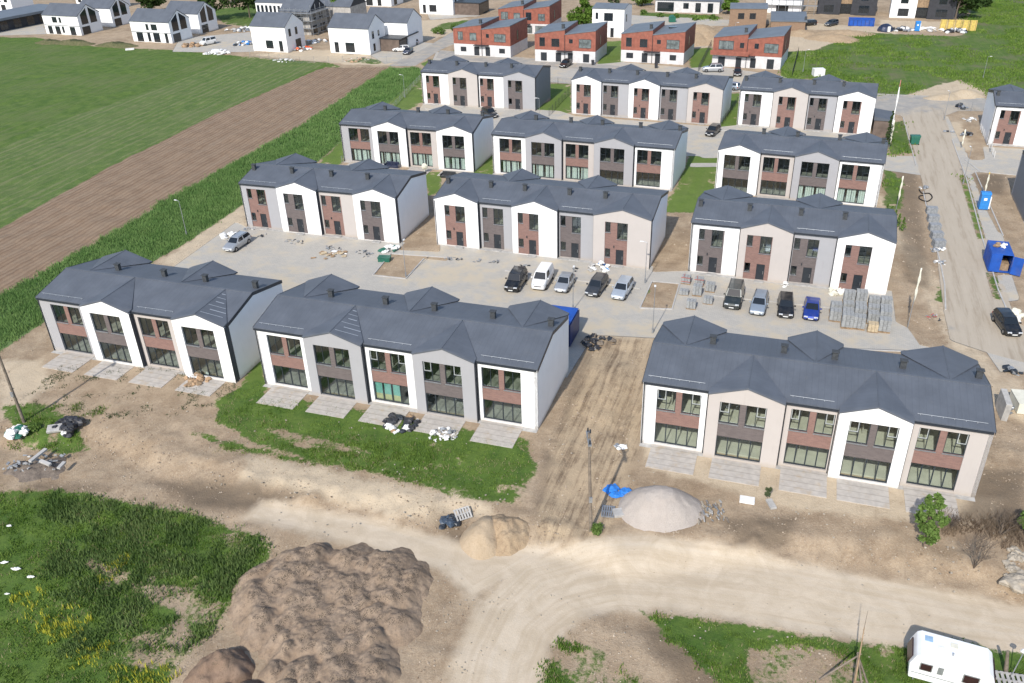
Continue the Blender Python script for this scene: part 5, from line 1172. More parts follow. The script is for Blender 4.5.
for k in range(9):
    m = MB(); m.box(1.3 + k * .33, 1.38 + k * .33, -.08, -.002, .2, 1.8); m.build('rib', M['blue_dark'], B, fix=False)
# blue site container with its doors open
p = G3(987.5, 272); B = empty('site_container', p, R(-19), 'blue site container with one door swung open beside the turf strip', 'container')
m = MB(); m.box(0, .08, 0, 5.0, .12, 2.5); m.box(2.72, 2.8, 0, 5.0, .12, 2.5); m.box(.08, 2.72, 4.92, 5.0, .12, 2.5); m.box(.08, 2.72, 0, 4.92, .12, .2); m.box(.08, 2.72, 0, 4.92, 2.42, 2.5); m.build('body', M['blue_steel'], B, fix=False)
m = MB(); m.box(.03, 1.38, -.08, -.003, .15, 2.45); m.build('door', M['blue_steel'], B, fix=False)
m = MB(); m.obox((3.4, -.55, 1.3), (.62, -.28, 0), (.02, .04, 0), (0, 0, 1.15)); m.build('door', M['blue_steel'], B, fix=False)
m = MB(); m.box(1.5, 2.6, .5, 2.6, .21, 1.1); m.build('stored_boards', M['wood'], B, fix=False)
for k in range(10):
    for xx in (-.06, 2.802):
        m = MB(); m.box(xx, xx + .058, .2 + k * .48, .36 + k * .48, .2, 2.42); m.build('rib', M['blue_steel'], B, fix=False)
B.scale = (.82, .82, .95)
def rubbish(name, lab, c, r, n, mats, cat='rubbish', hh=.3, size=(.15, .4), flat=.6, seed=1, boxes=.4):
    m = MB(); rr = random.Random(seed)
    for k in range(n):
        a = rr.uniform(0, 6.28); d = r * math.sqrt(rr.random()); x, y = d * math.cos(a), d * math.sin(a) * .8
        z = hh * (1 - d / r) * rr.random(); s = rr.uniform(*size)
        if rr.random() < boxes: m.rbox((x, y, z + s * .2), s * 1.5, s * rr.uniform(.3, .9), s * rr.uniform(.15, .5), rr.uniform(0, 3), rr.uniform(-.4, .4), rr.randrange(len(mats)))
        else: m.blob((x, y, z + s * .3), s, (1, 1, flat), .35, seed * 100 + k, 8, 5, rr.randrange(len(mats)))
    o = m.build(name, [M[q] for q in mats], None, loc=c)
    return tag(o, lab, cat)
rubbish('building_waste', 'loose boards lying on the roof of the blue site container', G3(997, 252) + Vector((.2, -4.2, 2.6)) if False else Vector((p.x + 1.9, p.y + 2.1, 2.4)), .7, 9, ['wood', 'cardboard', 'white_plastic'], 'waste', .1, (.15, .35), seed=3)
def toilet(px, py, lab, group=None):
    p = G3(px, py); B = empty('portable_toilet', p, R(-15), lab, 'toilet', group)
    m = MB(); m.box(0, 1.15, 0, 1.15, .1, 2.2); m.build('cabin', M['blue_plastic'], B, bevel=.03)
    m = MB(); m.prism([(-.05, 2.21), (1.2, 2.21), (.9, 2.45), (.25, 2.45)], 'x', -.05, 1.2); m.build('roof', M['blue_plastic'], B)
    m = MB(); m.box(.15, 1.0, -.03, -.002, .2, 2.1); m.build('door', M['blue_plastic'], B, fix=False)
    m = MB(); m.box(.35, .75, -.045, -.032, 1.4, 1.75); m.build('door_sign', M['white_plastic'], B, fix=False)
    m = MB(); m.box(1.16, 1.3, .05, 1.1, .2, 1.9); m.build('side_panel', M['white_plastic'], B, fix=False)
toilet(978.5, 210, 'sky-blue portable toilet with a white side panel on the footpath'); toilet(914.5, 31.5, 'small blue portable toilet among the rubbish before the dark twin house')
P = G3(851, 26); skip(848, 26, R(-20), 6.5, 3.2, 1.7, 'bright blue skip on the sandy yard by the dark twin house')
B = empty('wheeled_bin', G3(914, 144), R(-10), 'dark green wheeled bin standing on the dusty road', 'bin')
m = MB(); m.prism([(-.6, 0.1), (.6, .1), (.72, 1.25), (-.72, 1.25)], 'y', -.5, .5); m.build('body', M['green_plastic'], B, bevel=.04); m = MB(); m.prism([(-.5, 1.26), (.5, 1.26), (.45, 1.5), (-.45, 1.5)], 'x', -.76, .76); m.build('lid', M['green_plastic'], B)
for sx in (-.6, .6):
    m = MB(); m.tube((sx - .05, -.52, .1), (sx + .05, -.52, .1), .1, n=10); m.build('wheel', M['rubber'], B)
for k in range(3):
    p = G3(*((310, 68), (593 - .2, 64.8), (656, 68))[k]); m = MB(); m.prism([(-.28, 0), (.28, 0), (.34, 1.0), (-.34, 1.0)], 'y', -.3, .3); m.box(-.36, .36, -.34, .34, 1.001, 1.08)
    if k: tag(m.build('waste_bin', M['black_plastic'], None, loc=p), ('', 'black bin at the corner of the red house behind the tree', 'black bin at the door of the red house with the roof window')[k], 'bin')
# ------------------------------------------------------------------ pallets of paving stones
def pallet_proto():
    B = empty('paving_stone_pallet', (0, 0, 0), R(-19), 'x', 'pallet', 'stacked pallets of paving stones')
    m = MB()
    for k in range(5): m.box(-.55 + k * .24, -.41 + k * .24, -.5, .5, .1, .13)
    for k in range(3): m.box(-.55, .55, -.45 + k * .4, -.35 + k * .4, 0, .099)
    m.build('pallet', M['wood'], B, fix=False)
    m = MB(); g = .012
    for a in range(3):
        for b in range(4):
            for c in range(6): m.box(-.52 + a * .35 + g, -.52 + (a + 1) * .35 - g, -.48 + b * .24 + g, -.48 + (b + 1) * .24 - g, .135 + c * .14, .135 + (c + 1) * .14 - g)
    m.build('stones', M['paver'], B, fix=False)
    return B
proto = pallet_proto(); first = True
def put_pallet(px, py, lab, scale=1.0, mat=None, strap=None, h=1.0):
    global first
    o = proto if first else copy_tree(proto); first = False
    o.location = G3(px, py); hh_ = h * rnd.choice((1.0, 1.15, 1.35, 1.5)); o.scale = (scale * .96, scale * .9, scale * hh_); o['label'] = lab; o.rotation_euler.z = R(-19 + rnd.uniform(-3, 3))
    if not mat and rnd.random() < .4: mat = 'paver_light'
    if mat:
        for ch in o.children:
            if ch.name.startswith('stones'): ch.data = ch.data.copy(); ch.data.materials.clear(); ch.data.materials.append(M[mat])
    if strap:
        m = MB(); m.box(-.56, .56, -.53, -.505, .85, .93); m.box(-.56, .56, -.53, -.505, .35, .42); m.box(-.3, -.24, -.5, .5, .985, 1.0); m.build('strapping', M[strap], o, fix=False)
    return o
cols_ = [(835, [313, 320]), (848, [303, 311, 319.5, 327]), (860, [304, 312, 320.5, 328]), (873, [306, 314.5, 322.5]), (885, [306.5, 315, 323.5, 331])]
nm_c = ['first', 'second', 'third', 'fourth', 'fifth']; nm_r = ['nearest the wall', 'second from the wall', 'third from the wall', 'farthest from the wall']
for ci, (x, ys) in enumerate(cols_):
    for ri, y in enumerate(ys): put_pallet(x - ri * .6, y, 'grey stack in the %s line right of the blue car, %s' % (nm_c[ci], nm_r[ri] if ri < len(ys) - 1 or ri == 3 else 'at its open end'), 1.15)
put_pallet(872, 331, 'yellow sandstone-coloured stack at the open end of the fourth line', 1.0, 'sandstone')
for k, (x, y, st, lab) in enumerate([(686, 283, 1, 'red-strapped stack against the house wall, left of a like one'), (699, 285, 1, 'red-strapped stack against the house wall, right of a like one'), (697, 295, 0, 'grey stack directly below the right red-strapped one'), (710, 291, 0, 'tall grey stack nearest the dark off-road wagon, upper one'), (708, 303, 0, 'low grey stack nearest the dark off-road wagon, lower one'), (691, 308, 0, 'lone grey stack at the front of the left group'), (684, 294, 0, 'half-empty grey stack below the left red-strapped one')]):
    put_pallet(x, y, lab, 1.0, None, 'red_plastic' if st else None, (1, 1, 1, 1.1, .8, .7, .5)[k])
# slabs stacked along the dusty road
for k, (x, y) in enumerate([(931, 213), (932.5, 221), (934, 230), (936, 238), (938, 246)]):
    p = G3(x, y); m = MB()
    for q in range(6): m.box(-.7 + .04 * (q % 2), .7, -.5, .5 - .03 * (q % 3), q * .15, q * .15 + .135)
    o = m.build('kerbstone_stack', M['paver'], None, loc=p, rz=R(-15 + k * 3), fix=False); tag(o, 'grey kerbstone stack beside the dusty road, ' + ('farthest of the five', 'second farthest of the five', 'middle one of the five', 'fourth of the five, second nearest', 'nearest of the five')[k], 'stack', 'kerbstone stacks along the road')
rubbish('building_waste', 'white and grey scraps at the near end of the kerbstone line', G3(938, 250), 1.0, 16, ['white_plastic', 'galv', 'concrete'], 'waste', .2, (.12, .3), seed=5)
rubbish('building_waste', 'grey scraps on the road between kerbstones and container', G3(941, 263), .8, 12, ['white_plastic', 'galv', 'concrete'], 'waste', .2, (.1, .28), seed=6)
rubbish('building_waste', 'pale scraps beside the black coiled hose', G3(925, 188), .8, 12, ['white_plastic', 'galv', 'concrete'], 'waste', .3, (.12, .3), seed=7)
rubbish('building_waste', 'grey blocks with a red board at the end of the soil strip', G3(934, 318), .9, 10, ['concrete', 'galv', 'trim', 'red_plastic'], 'waste', .2, (.15, .3), seed=8, boxes=1)
rubbish('building_waste', 'dark scrap lying on the sandy ground behind the nearest block', G3(1012, 372), .9, 8, ['trim', 'galv'], 'waste', .2, (.15, .4), seed=9)
# coil of hose
hq = [Vector(G3(*q, .1)) for q in [(919, 190), (922, 194), (929, 194), (932, 198), (927, 202), (920, 200), (919, 197), (923, 196)]]; hc = hq[0].copy(); m = MB(); prev = None
for k in range(len(hq) - 1):
    p0, p1, p2, p3 = hq[max(k - 1, 0)], hq[k], hq[k + 1], hq[min(k + 2, len(hq) - 1)]
    for q in range(7):
        u = q / 6; c_ = .5 * ((2 * p1) + (p2 - p0) * u + (2 * p0 - 5 * p1 + 4 * p2 - p3) * u * u + (3 * p1 - p0 - 3 * p2 + p3) * u ** 3) - hc
        if prev is not None: m.tube(prev, c_, .08, n=6)
        prev = c_
tag(m.build('coiled_hose', M['rubber'], None, loc=hc), 'thick black hose curled on the soil beside the dusty road', 'hose')
# building material lying before the doors of the left block and the block with three gables
k = 0
where = ['by the left front door', 'under the grey end unit', 'before the second door', 'before the first white gable', 'between white gable and beige unit', 'before the beige unit', 'left of the last door', 'before the last white gable', 'below the white corner']
for i, (x, y) in enumerate([(249, 229), (262, 236), (290, 241), (297, 243), (330, 247), (336, 250), (362, 252), (368, 255), (388, 250)]):
    rubbish('kerbstone_pile', 'loose dark kerbstones on the paving ' + where[i], G3(x, y), .9, 9, ['galv', 'concrete', 'paver', 'trim'], 'stones', .15, (.15, .32), seed=20 + i, boxes=1)
for i, (x, y, w_) in enumerate([(450, 259, 'before the leftmost white gable'), (459, 260, 'right of the leftmost white gable'), (478, 261, 'before the first grey unit'), (494, 262, 'beside the first drain'), (524, 266, 'above the black off-road car'), (578, 270, 'between van and small hatchback')]):
    rubbish('kerbstone_pile', 'loose dark kerbstones ' + w_, G3(x, y), .7, 7, ['galv', 'paver', 'trim'], 'stones', .15, (.15, .3), seed=40 + i, boxes=1)
rubbish('sand_spill', 'orange sand with boards spread before the left block', G3(325, 256), 1.6, 10, ['sandstone', 'wood', 'cardboard'], 'sand', .1, (.2, .5), .15, 60)
rubbish('sand_spill', 'pale boards and sand near the beige unit of the left block', G3(340, 254), 1.3, 10, ['sandstone', 'white_plastic', 'cardboard'], 'sand', .1, (.2, .4), .15, 61)
rubbish('insulation_waste', 'white and green wrapped packs at the corner of the left block', G3(392, 250), 1.3, 12, ['white_plastic', 'green_plastic', 'white_plastic'], 'waste', .5, (.25, .5), seed=62)
p = G3(378, 262); m = MB(); m.box(0, 1.5, 0, .9, 0, .5); m.box(-.05, 1.55, -.05, .95, .502, .58); tag(m.build('cable_box', M['green_plastic'], None, loc=p, rz=R(-10), fix=False), 'low green box at the corner of the bare soil bed', 'box')
rubbish('rubbish_heap', 'blue and white bags heaped at the wall above the dark estate', G3(600, 268), 1.6, 26, ['white_plastic', 'blue_plastic', 'white_plastic', 'concrete'], 'rubbish', .7, (.2, .42), seed=63)
rubbish('rubbish_heap', 'white sheeting lying beside the lone silver car', G3(230, 236), 1.3, 14, ['white_plastic'], 'rubbish', .4, (.25, .5), .5, 64, 0)
rubbish('rubbish_heap', 'white sacks leaning on the wall at the right front door', G3(836, 292), 1.1, 16, ['white_plastic', 'cream'], 'rubbish', .6, (.2, .38), seed=65)
rubbish('bulk_bag', 'single white sack at the grey unit behind the black estate', G3(785, 286), .45, 6, ['white_plastic'], 'bag', .5, (.2, .35), seed=66)
rubbish('rubbish_heap', 'dark heap of junk and timber beside the blue container', G3(596, 343), 1.9, 34, ['black_plastic', 'galv', 'old_wood', 'black_plastic', 'trim', 'old_wood', 'concrete'], 'rubbish', .8, (.2, .4), seed=67)
rubbish('rubbish_heap', 'black bags and pale sheets on the third patio of the middle block', G3(399, 424), 1.7, 22, ['black_plastic', 'black_plastic', 'white_plastic', 'trim', 'cardboard'], 'rubbish', .5, (.22, .45), seed=68, boxes=.2)
rubbish('rubble_heap', 'white broken board heap on the fourth patio of the middle block', G3(443, 435), 1.35, 60, ['white_plastic', 'white_plastic', 'galv'], 'rubble', .6, (.12, .26), seed=69, boxes=.8)
rubbish('rubbish_heap', 'timber scraps and a white sack at the last unit of the left block', G3(196, 380), 1.5, 20, ['cardboard', 'wood', 'insulation', 'white_plastic'], 'rubbish', .35, (.2, .4), seed=70)
rubbish('rubbish_heap', 'white and green sack by the foot of the left pole', G3(18, 437), 1.1, 16, ['white_plastic', 'white_plastic', 'green_plastic'], 'rubbish', .7, (.25, .5), seed=71, boxes=.1)
rubbish('rubbish_bags', 'black rubbish bags beside the white board', G3(69, 428), 1.2, 18, ['black_plastic'], 'bags', .6, (.3, .5), .7, 72, 0)
rubbish('rubbish_bags', 'white topped bag in front of the black ones', G3(68, 437), .45, 5, ['white_plastic', 'black_plastic'], 'bags', .4, (.2, .35), .7, 73, 0)
m = MB(); m.rbox((0, 0, .25), 1.3, .9, .25, .2, .25); tag(m.build('foam_board', M['concrete'], None, loc=G3(56, 432), bevel=.03), 'pale grey foam slab lying left of the black rubbish bags', 'slab')
m = MB(); rr = random.Random(8)
for k in range(34): m.rbox((rr.uniform(-2.4, 2.2), rr.uniform(-1.3, 1.2), .35 + rr.uniform(-.1, .2)), rr.uniform(.12, .5), rr.uniform(.08, .22), rr.uniform(.06, .16), rr.uniform(0, 3.1), rr.uniform(-.5, .5), rr.choice((0, 1, 1)))
tag(m.build('broken_kerbs', [M['concrete'], M['paver']], None, loc=G3(36, 466)), 'broken grey kerb pieces scattered over the rubble heap', 'kerb pieces', kind='stuff')
for (x, y, a_, l_) in ((41, 463, 1.25, 1.9), (48, 470, -.5, 1.3), (64, 472, 1.4, .9)):
    m = MB(); m.rbox((0, 0, .75), l_, .32, .2, a_, .1); tag(m.build('kerbstone', M['kerb'], None, loc=G3(x, y), bevel=.02), {41: 'long pale kerbstone lying on the rubble heap', 48: 'shorter kerbstone across the foot of the long one', 64: 'single pale kerbstone at the right edge of the rubble'}[x], 'kerbstone', 'kerbstones on the rubble heap')
rubbish('tarpaulin', 'bright blue tarpaulin left of the gravel heap', G3(616, 493), .75, 8, ['blue_tarp'], 'tarpaulin', .3, (.3, .5), .35, 74, .2)
rubbish('bulk_bag', 'white and grey sack on the dark patch left of the nearest block', G3(620, 447), .4, 6, ['white_plastic', 'white_plastic', 'galv'], 'bag', .25, (.18, .3), seed=75, boxes=.1)
rubbish('rubbish_heap', 'crumpled dark blue sheet left of the yellow sand', G3(450, 524), .85, 16, ['dull_blue', 'dull_blue', 'trim'], 'rubbish', .35, (.2, .4), .5, 76, .3)
def pallet_thing(px, py, w_, d_, rz, lab, mat='wood', tilt=0.0, z=.08, n=6):
    m = MB()
    for k in range(n):
        x = -w_ / 2 + k * w_ / (n - .35); m.box(x, x + w_ / n * .62, -d_ / 2, d_ / 2, .1, .13)
    for k in range(3): y = -d_ / 2 + k * (d_ - .1) / 2; m.box(-w_ / 2, w_ / 2, y, y + .1, 0, .099)
    o = m.build('wooden_pallet', M[mat], None, fix=False, loc=G3(px, py, z), rz=rz); o.rotation_euler.x = tilt; return tag(o, lab, 'pallet')
pallet_thing(463, 517, 1.3, 1.0, .4, 'white slatted pallet leaning between blue sheet and sand', 'concrete', .5, .3); pallet_thing(608, 512, 1.0, 1.3, -.2, 'weathered grey pallet beside the utility pole', 'galv', 0, .03)
pallet_thing(1008, 682, 2.6, 1.2, -.25, 'pale slatted pallet on the grass beside the caravan', 'concrete', 0, .15, 9)
m = MB(); m.rbox((0, 0, .12), .9, .9, .22, .1); tag(m.build('concrete_slab', M['concrete'], None, loc=G3(619, 514), bevel=.02), 'small grey concrete slab between pallet and gravel heap', 'slab')
m = MB(); m.rbox((0, 0, .15), 1.15, .75, .2, -.3); tag(m.build('concrete_slab', M['white_plastic'], None, loc=G3(747, 501), bevel=.02), 'white slab lying below the second patio of the nearest block', 'slab')
m = MB(); m.rbox((0, 0, .15), .5, 1.1, .2, .1); tag(m.build('concrete_slab', M['concrete'], None, loc=G3(771, 505), bevel=.02), 'narrow grey slab just below the weed on the soil', 'slab')
m = MB(); rr = random.Random(11)
for k in range(60): m.rbox((rr.uniform(-1.1, 1.3), rr.uniform(-1.3, 1.1), rr.uniform(.05, .4)), rr.uniform(.05, .14), rr.uniform(.15, .6), rr.uniform(.04, .12), rr.uniform(-.4, .4), rr.uniform(-.3, .3), rr.randrange(4))
tag(m.build('stone_debris', [M['concrete'], M['galv'], M['old_wood'], M['stone']], None, loc=G3(707, 513)), 'grey debris of stones and slats right of the gravel heap', 'debris')
# stones on the slope at the right
def rocks(name, lab, places, mat='stone', cat='stones', s=(.1, .3), seed=1, kind=None):
    m = MB(); rr = random.Random(seed); c = G3(*places[0][:2])
    for (x, y, n, r) in places:
        q = G3(x, y) - c
        for k in range(n): m.blob((q.x + rr.gauss(0, r), q.y + rr.gauss(0, r), q.z + .05), rr.uniform(*s), (1, 1, .6), .4, rr.randrange(9999), 7, 5)
    o = m.build(name, M[mat], None, loc=c); return tag(o, lab, cat, kind=kind)
rocks('loose_stones', 'scattered small stones and clods over the soil in front of the nearest block', [(800 + k * 17, 520 + (k * 37) % 60, 9, 1.2) for k in range(12)] + [(560 + k * 30, 450 + (k * 53) % 70, 6, 1.5) for k in range(5)], 'stone', 'stones', (.03, .09), 3, 'stuff')
rocks('loose_stones', 'scattered clods over the brown yard before the left block', [(20 + k * 38, 400 + (k * 47) % 80, 9, 1.5) for k in range(12)] + [(250 + k * 28, 475 + (k * 31) % 50, 9, 1.2) for k in range(10)], 'stone', 'stones', (.03, .09), 4, 'stuff')
rocks('loose_stones', 'pebbles and clods thrown along the verge of the dirt road', [(560 + k * 40, 600 + (k * 29) % 60, 9, 1.2) for k in range(10)] + [(440 + k * 9, 580 + (k * 41) % 90, 8, 1.0) for k in range(8)], 'stone', 'stones', (.02, .07), 5, 'stuff')
m = MB(); m.blob((0, 0, .3), .95, (1.2, .8, .55), .25, 5, 14, 10); tag(m.build('boulder', M['stone'], None, loc=G3(1018, 588), smooth=False), 'large pale boulder at the right edge above the dirt road', 'boulder')
rocks('stone_pile', 'pile of pale stones above the large boulder', [(1012, 566, 9, .35), (1020, 558, 9, .4), (1010, 574, 5, .3)], 'stone', 'stones', (.15, .4), 9)
# concrete wall panels at the right edge behind the nearest block
m = MB(); m.rbox((0, 0, 1.0), .5, 2.3, 2.0, -.25, .1); tag(m.build('concrete_panel', M['concrete'], None, loc=G3(1001, 414), bevel=.02), 'pale leaning panel at the corner of the nearest block', 'panel')
m = MB(); m.box(0, 2.2, 0, 2.4, .1, 1.1); m.box(-.03, 2.23, -.03, 2.43, 1.102, 1.16); tag(m.build('wrapped_pack', M['cream'], None, loc=G3(1016.5, 414), rz=-.2, fix=False), 'cream wrapped pack cut by the right edge behind the nearest block', 'pack')
rubbish('building_waste', 'mixed scraps between the leaning panel and the cream pack', G3(1009, 410), .9, 18, ['cardboard', 'galv', 'orange_plastic', 'concrete'], 'waste', .3, (.12, .3), seed=78)
rubbish('bulk_bag', 'white bag standing right behind the askew black car', G3(1013, 318), .9, 10, ['white_plastic', 'white_plastic', 'cream'], 'bag', .9, (.3, .5), seed=79, boxes=.1)
rubbish('building_waste', 'dark machine parts on the orange plot by the white end house', G3(960, 108), 1.2, 14, ['trim', 'blue_dark', 'galv'], 'waste', .8, (.25, .5), seed=80)
rubbish('building_waste', 'black sacks behind the furled pale banner', G3(967, 136), 1.2, 12, ['black_plastic', 'trim', 'galv'], 'waste', .5, (.25, .5), seed=81)
rubbish('building_waste', 'pale scraps at the side wall of the white end house', G3(970, 120), 1.6, 18, ['white_plastic', 'concrete', 'cardboard'], 'waste', .3, (.15, .35), seed=82)
rubbish('building_waste', 'pipes and grey pieces on the footpath edge', G3(949, 132), .8, 9, ['galv', 'concrete', 'trim'], 'waste', .3, (.15, .35), seed=83)
# garden furniture before the third row
def sofa(px, py, lab, mat):
    p = G3(px, py); B = empty('garden_sofa', p, R(-19), lab, 'sofa')
    m = MB(); m.box(0, 2.2, 0, .8, .1, .45); m.build('seat', M[mat], B, bevel=.04); m = MB(); m.box(0, 2.2, .81, 1.0, .1, .9); m.build('backrest', M[mat], B, bevel=.04)
    for x in (-.2, 2.2):
        m = MB(); m.box(x, x + .19, .02, .98, .1, .65); m.build('armrest', M[mat], B, bevel=.04)
sofa(385, 168, 'dark blue garden sofa before the third-row block beside the crop', 'car_navy'); sofa(441, 178, 'dark garden sofa at the right end of the same terrace', 'car_dark')
m = MB(); m.tube((0, 0, 0), (0, 0, 1.0), .05, n=6); m.blob((0, 0, 1.1), .5, (1, .6, 1), .1, 2, 10, 8); tag(m.build('garden_lantern', M['cream'], None, loc=G3(425, 173)), 'pale round lantern between the two garden sofas', 'lantern')
# top edge: yellow formwork, tent, sheets and rubbish
def formwork(px, py, n, lab):
    p = G3(px, py); B = empty('formwork_stack', p, R(-20), lab, 'formwork')
    for k in range(n):
        m = MB(); m.box(k * 1.75, k * 1.75 + 1.6, 0, .15, 0, 2.6)
        o = m.build('panel', M['yellow'], B, fix=False); m = MB(); m.box(k * 1.75 + .1, k * 1.75 + .2, -.08, -.002, .1, 2.5); m.box(k * 1.75 + 1.3, k * 1.75 + 1.4, -.08, -.002, .1, 2.5); m.build('brace', M['wood'], o, fix=False)
formwork(939, 30, 5, 'row of yellow formwork panels at the meadow edge'); 
rubbish('rubbish_heap', 'dark and white junk in front of the yellow panels', G3(956, 32), 3.0, 30, ['black_plastic', 'white_plastic', 'galv'], 'rubbish', .8, (.3, .8), seed=90)
rubbish('rubbish_heap', 'white sheets strewn between the toilet and the yellow panels', G3(930, 30), 3.4, 26, ['white_plastic', 'white_plastic', 'concrete'], 'rubbish', .5, (.3, .8), .4, 91)
rubbish('rubbish_heap', 'grey rubble and scraps left of the small blue toilet', G3(902, 30), 3.0, 24, ['white_plastic', 'galv', 'trim'], 'rubbish', .5, (.3, .7), seed=92)
B = empty('garden_tent', G3(885, 31), 0, 'dark domed tent with a white door at the meadow edge', 'tent')
m = MB(); m.blob((0, 0, .2), 1.7, (1.2, 1, .95), .04, 3, 16, 10); m.build('canopy', M['car_navy'], B); m = MB(); m.box(-.1, .6, -1.8, -1.55, .1, 1.4); m.build('door', M['white_plastic'], B, fix=False)
rubbish('white_blocks', 'low row of white wrapped blocks below the small white van', G3(217, 53), 3.6, 30, ['white_plastic'], 'blocks', .5, (.6, 1.0), seed=93, boxes=1)
rubbish('building_waste', 'orange and grey scraps left of the small white van', G3(192, 46), 3.4, 40, ['insulation', 'wood', 'concrete', 'cardboard'], 'waste', .8, (.3, .7), seed=94)
rubbish('building_waste', 'white rubble strip right of the glazed gable house', G3(240, 30), 4.5, 45, ['white_plastic', 'concrete', 'galv'], 'waste', .6, (.3, .7), seed=95)
rubbish('building_waste', 'colourful site clutter left of the plain white house', G3(244, 44), 3.2, 34, ['white_plastic', 'trim', 'blue_plastic', 'insulation', 'galv'], 'waste', .7, (.3, .6), seed=96)
rubbish('building_waste', 'orange barrier and sacks between plain white house and scaffold', G3(303, 50), 3.2, 34, ['orange_plastic', 'white_plastic', 'insulation', 'galv'], 'waste', 1.0, (.3, .6), seed=97)
rubbish('building_waste', 'grey sheets at the foot of the scaffolded dark house', G3(316, 42), 3.2, 26, ['galv', 'white_plastic', 'cardboard'], 'waste', .8, (.3, .7), seed=98)
rubbish('building_waste', 'pale scraps along the field edge below the plain white house', G3(285, 61), 3.0, 16, ['white_plastic', 'concrete'], 'waste', .2, (.2, .5), seed=99)
rubbish('building_waste', 'scraps along the field edge below the garage house', G3(356, 60), 3.6, 26, ['concrete', 'insulation', 'white_plastic', 'old_wood'], 'waste', .3, (.2, .5), seed=100)
m = MB(); m.box(-.9, .9, -.7, .7, .1, 1.3); m.prism([(-.95, 1.302), (.95, 1.302), (.4, 1.8), (-.4, 1.8)], 'y', -.75, .75); tag(m.build('water_tank', M['green_plastic'], None, loc=G3(672, 22)), 'dark green tank with a pale lid above the roof window house', 'tank')
m = MB(); m.blob((0, 0, .6), 1.0, (1, 1, .9), .1, 3, 12, 8); m.box(-1.2, 1.1, -.9, .8, 0, 1.5); tag(m.build('white_tank', M['white_plastic'], None, loc=G3(818, 76)), 'white tank on the grass behind the rearmost right block', 'tank')
m = MB(); m.rbox((0, 0, .2), 2.2, 1.2, .3, .3); tag(m.build('foam_sheet', M['white_plastic'], None, loc=G3(130, 50)), 'white foam sheet lying in the field below the glazed gables', 'sheet')
# white litter on the foreground grass
for k, (x, y, s_) in enumerate([(17, 571, .26), (5, 564, .2), (31, 579, .2), (10, 528, .18), (8, 596, .14)]):
    m = MB(); m.blob((0, 0, .12), s_, (1.3, .5, .3), .5, k, 9, 6); tag(m.build('litter', M['white_plastic'], None, loc=G3(x, y, .1)), ['white scrap, longest of three in a line on the grass', 'white scrap at the left end of the line on the grass', 'white scrap at the right end of the line on the grass', 'white scrap highest on the foreground grass', 'pale scrap lowest at the left picture edge'][k], 'litter', 'white scraps on the grass')
rubbish('litter', 'torn white sheet on the soil between long heap and dirt road', G3(412, 625), .7, 9, ['concrete', 'white_plastic', 'galv'], 'litter', .05, (.05, .14), .3, 101)
# ------------------------------------------------------------------ caravan
a = gp(909, 666, -.8); yaw_c = R(-23.5)
B = empty('caravan', (23.95, 35.9, -.72), yaw_c, 'white touring caravan parked on the grass beside the dirt road', 'caravan')
L, Wd = 4.6, 2.15
prof = [(0, .75), (.03, .5), (L - .02, .5), (L, .8), (L + .12, 1.5), (L - .12, 2.25), (L - .4, 2.5), (.45, 2.58), (.2, 2.4), (-.08, 1.6)]
m = MB(); m.prism(prof, 'y', 0, Wd); m.build('body', M['fibreglass'], B, bevel=.07)
m = MB(); m.box(.1, L - .1, -.02, -.004, 1.02, 1.07); m.build('side_trim', M['galv'], B, fix=False)
for (x0, x1, z0, z1) in ((.55, 1.15, 1.45, 1.95), (2.95, 3.75, 1.35, 1.95)):
    m = MB(); m.box(x0 - .06, x1 + .06, -.03, -.003, z0 - .06, z1 + .06); o = m.build('side_window', M['galv'], B, fix=False); m = MB(); m.box(x0, x1, -.045, -.031, z0, z1); m.build('glass_pane', M['tinted'], o, fix=False)
m = MB(); m.box(1.5, 1.82, -.03, -.003, 1.4, 2.0); m.build('fridge_vent', M['galv'], B, fix=False)
m = MB(); m.obox((-.07, Wd / 2, 1.75), (.03, 0, .012), (0, .75, 0), (.09, 0, .33)); m.build('end_window', M['tinted'], B, fix=False)
m = MB(); m.obox((L + .06, Wd / 2, 1.75), (.03, 0, 0), (0, .8, 0), (-.07, 0, .33)); m.build('end_window', M['tinted'], B, fix=False)
for (x, y, s_, mt) in ((.85, 1.55, .24, 'skyblue'), (1.55, 1.0, .19, 'white_plastic'), (2.3, 1.5, .22, 'cream')):
    m = MB(); m.box(x - s_, x + s_, y - s_, y + s_, 2.52, 2.585); m.build('roof_hatch', M[mt], B, bevel=.03)
m = MB(); m.tube((2.2, .7, 2.5), (2.2, .7, 2.75), .04, n=8); m.build('roof_vent', M['galv'], B)
for y in (.12, Wd - .12):
    m = MB(); m.tube((L / 2, y - .09, .32), (L / 2, y + .09, .32), .32, n=18); o = m.build('wheel', M['rubber'], B); m = MB(); m.tube((L / 2, y - .1, .32), (L / 2, y + .1, .32), .18, n=12); m.build('rim', M['rim'], o)
m = MB(); m.tube((L - .2, .4, .45), (L + 1.1, Wd / 2, .45), .05, n=6); m.tube((L - .2, Wd - .4, .45), (L + 1.1, Wd / 2, .45), .05, n=6); m.build('drawbar', M['galv'], B)
for x in (.4, L - .4):
    m = MB(); m.box(x - .05, x + .05, .3, .4, 0, .5); m.build('steady_leg', M['galv'], B, fix=False)
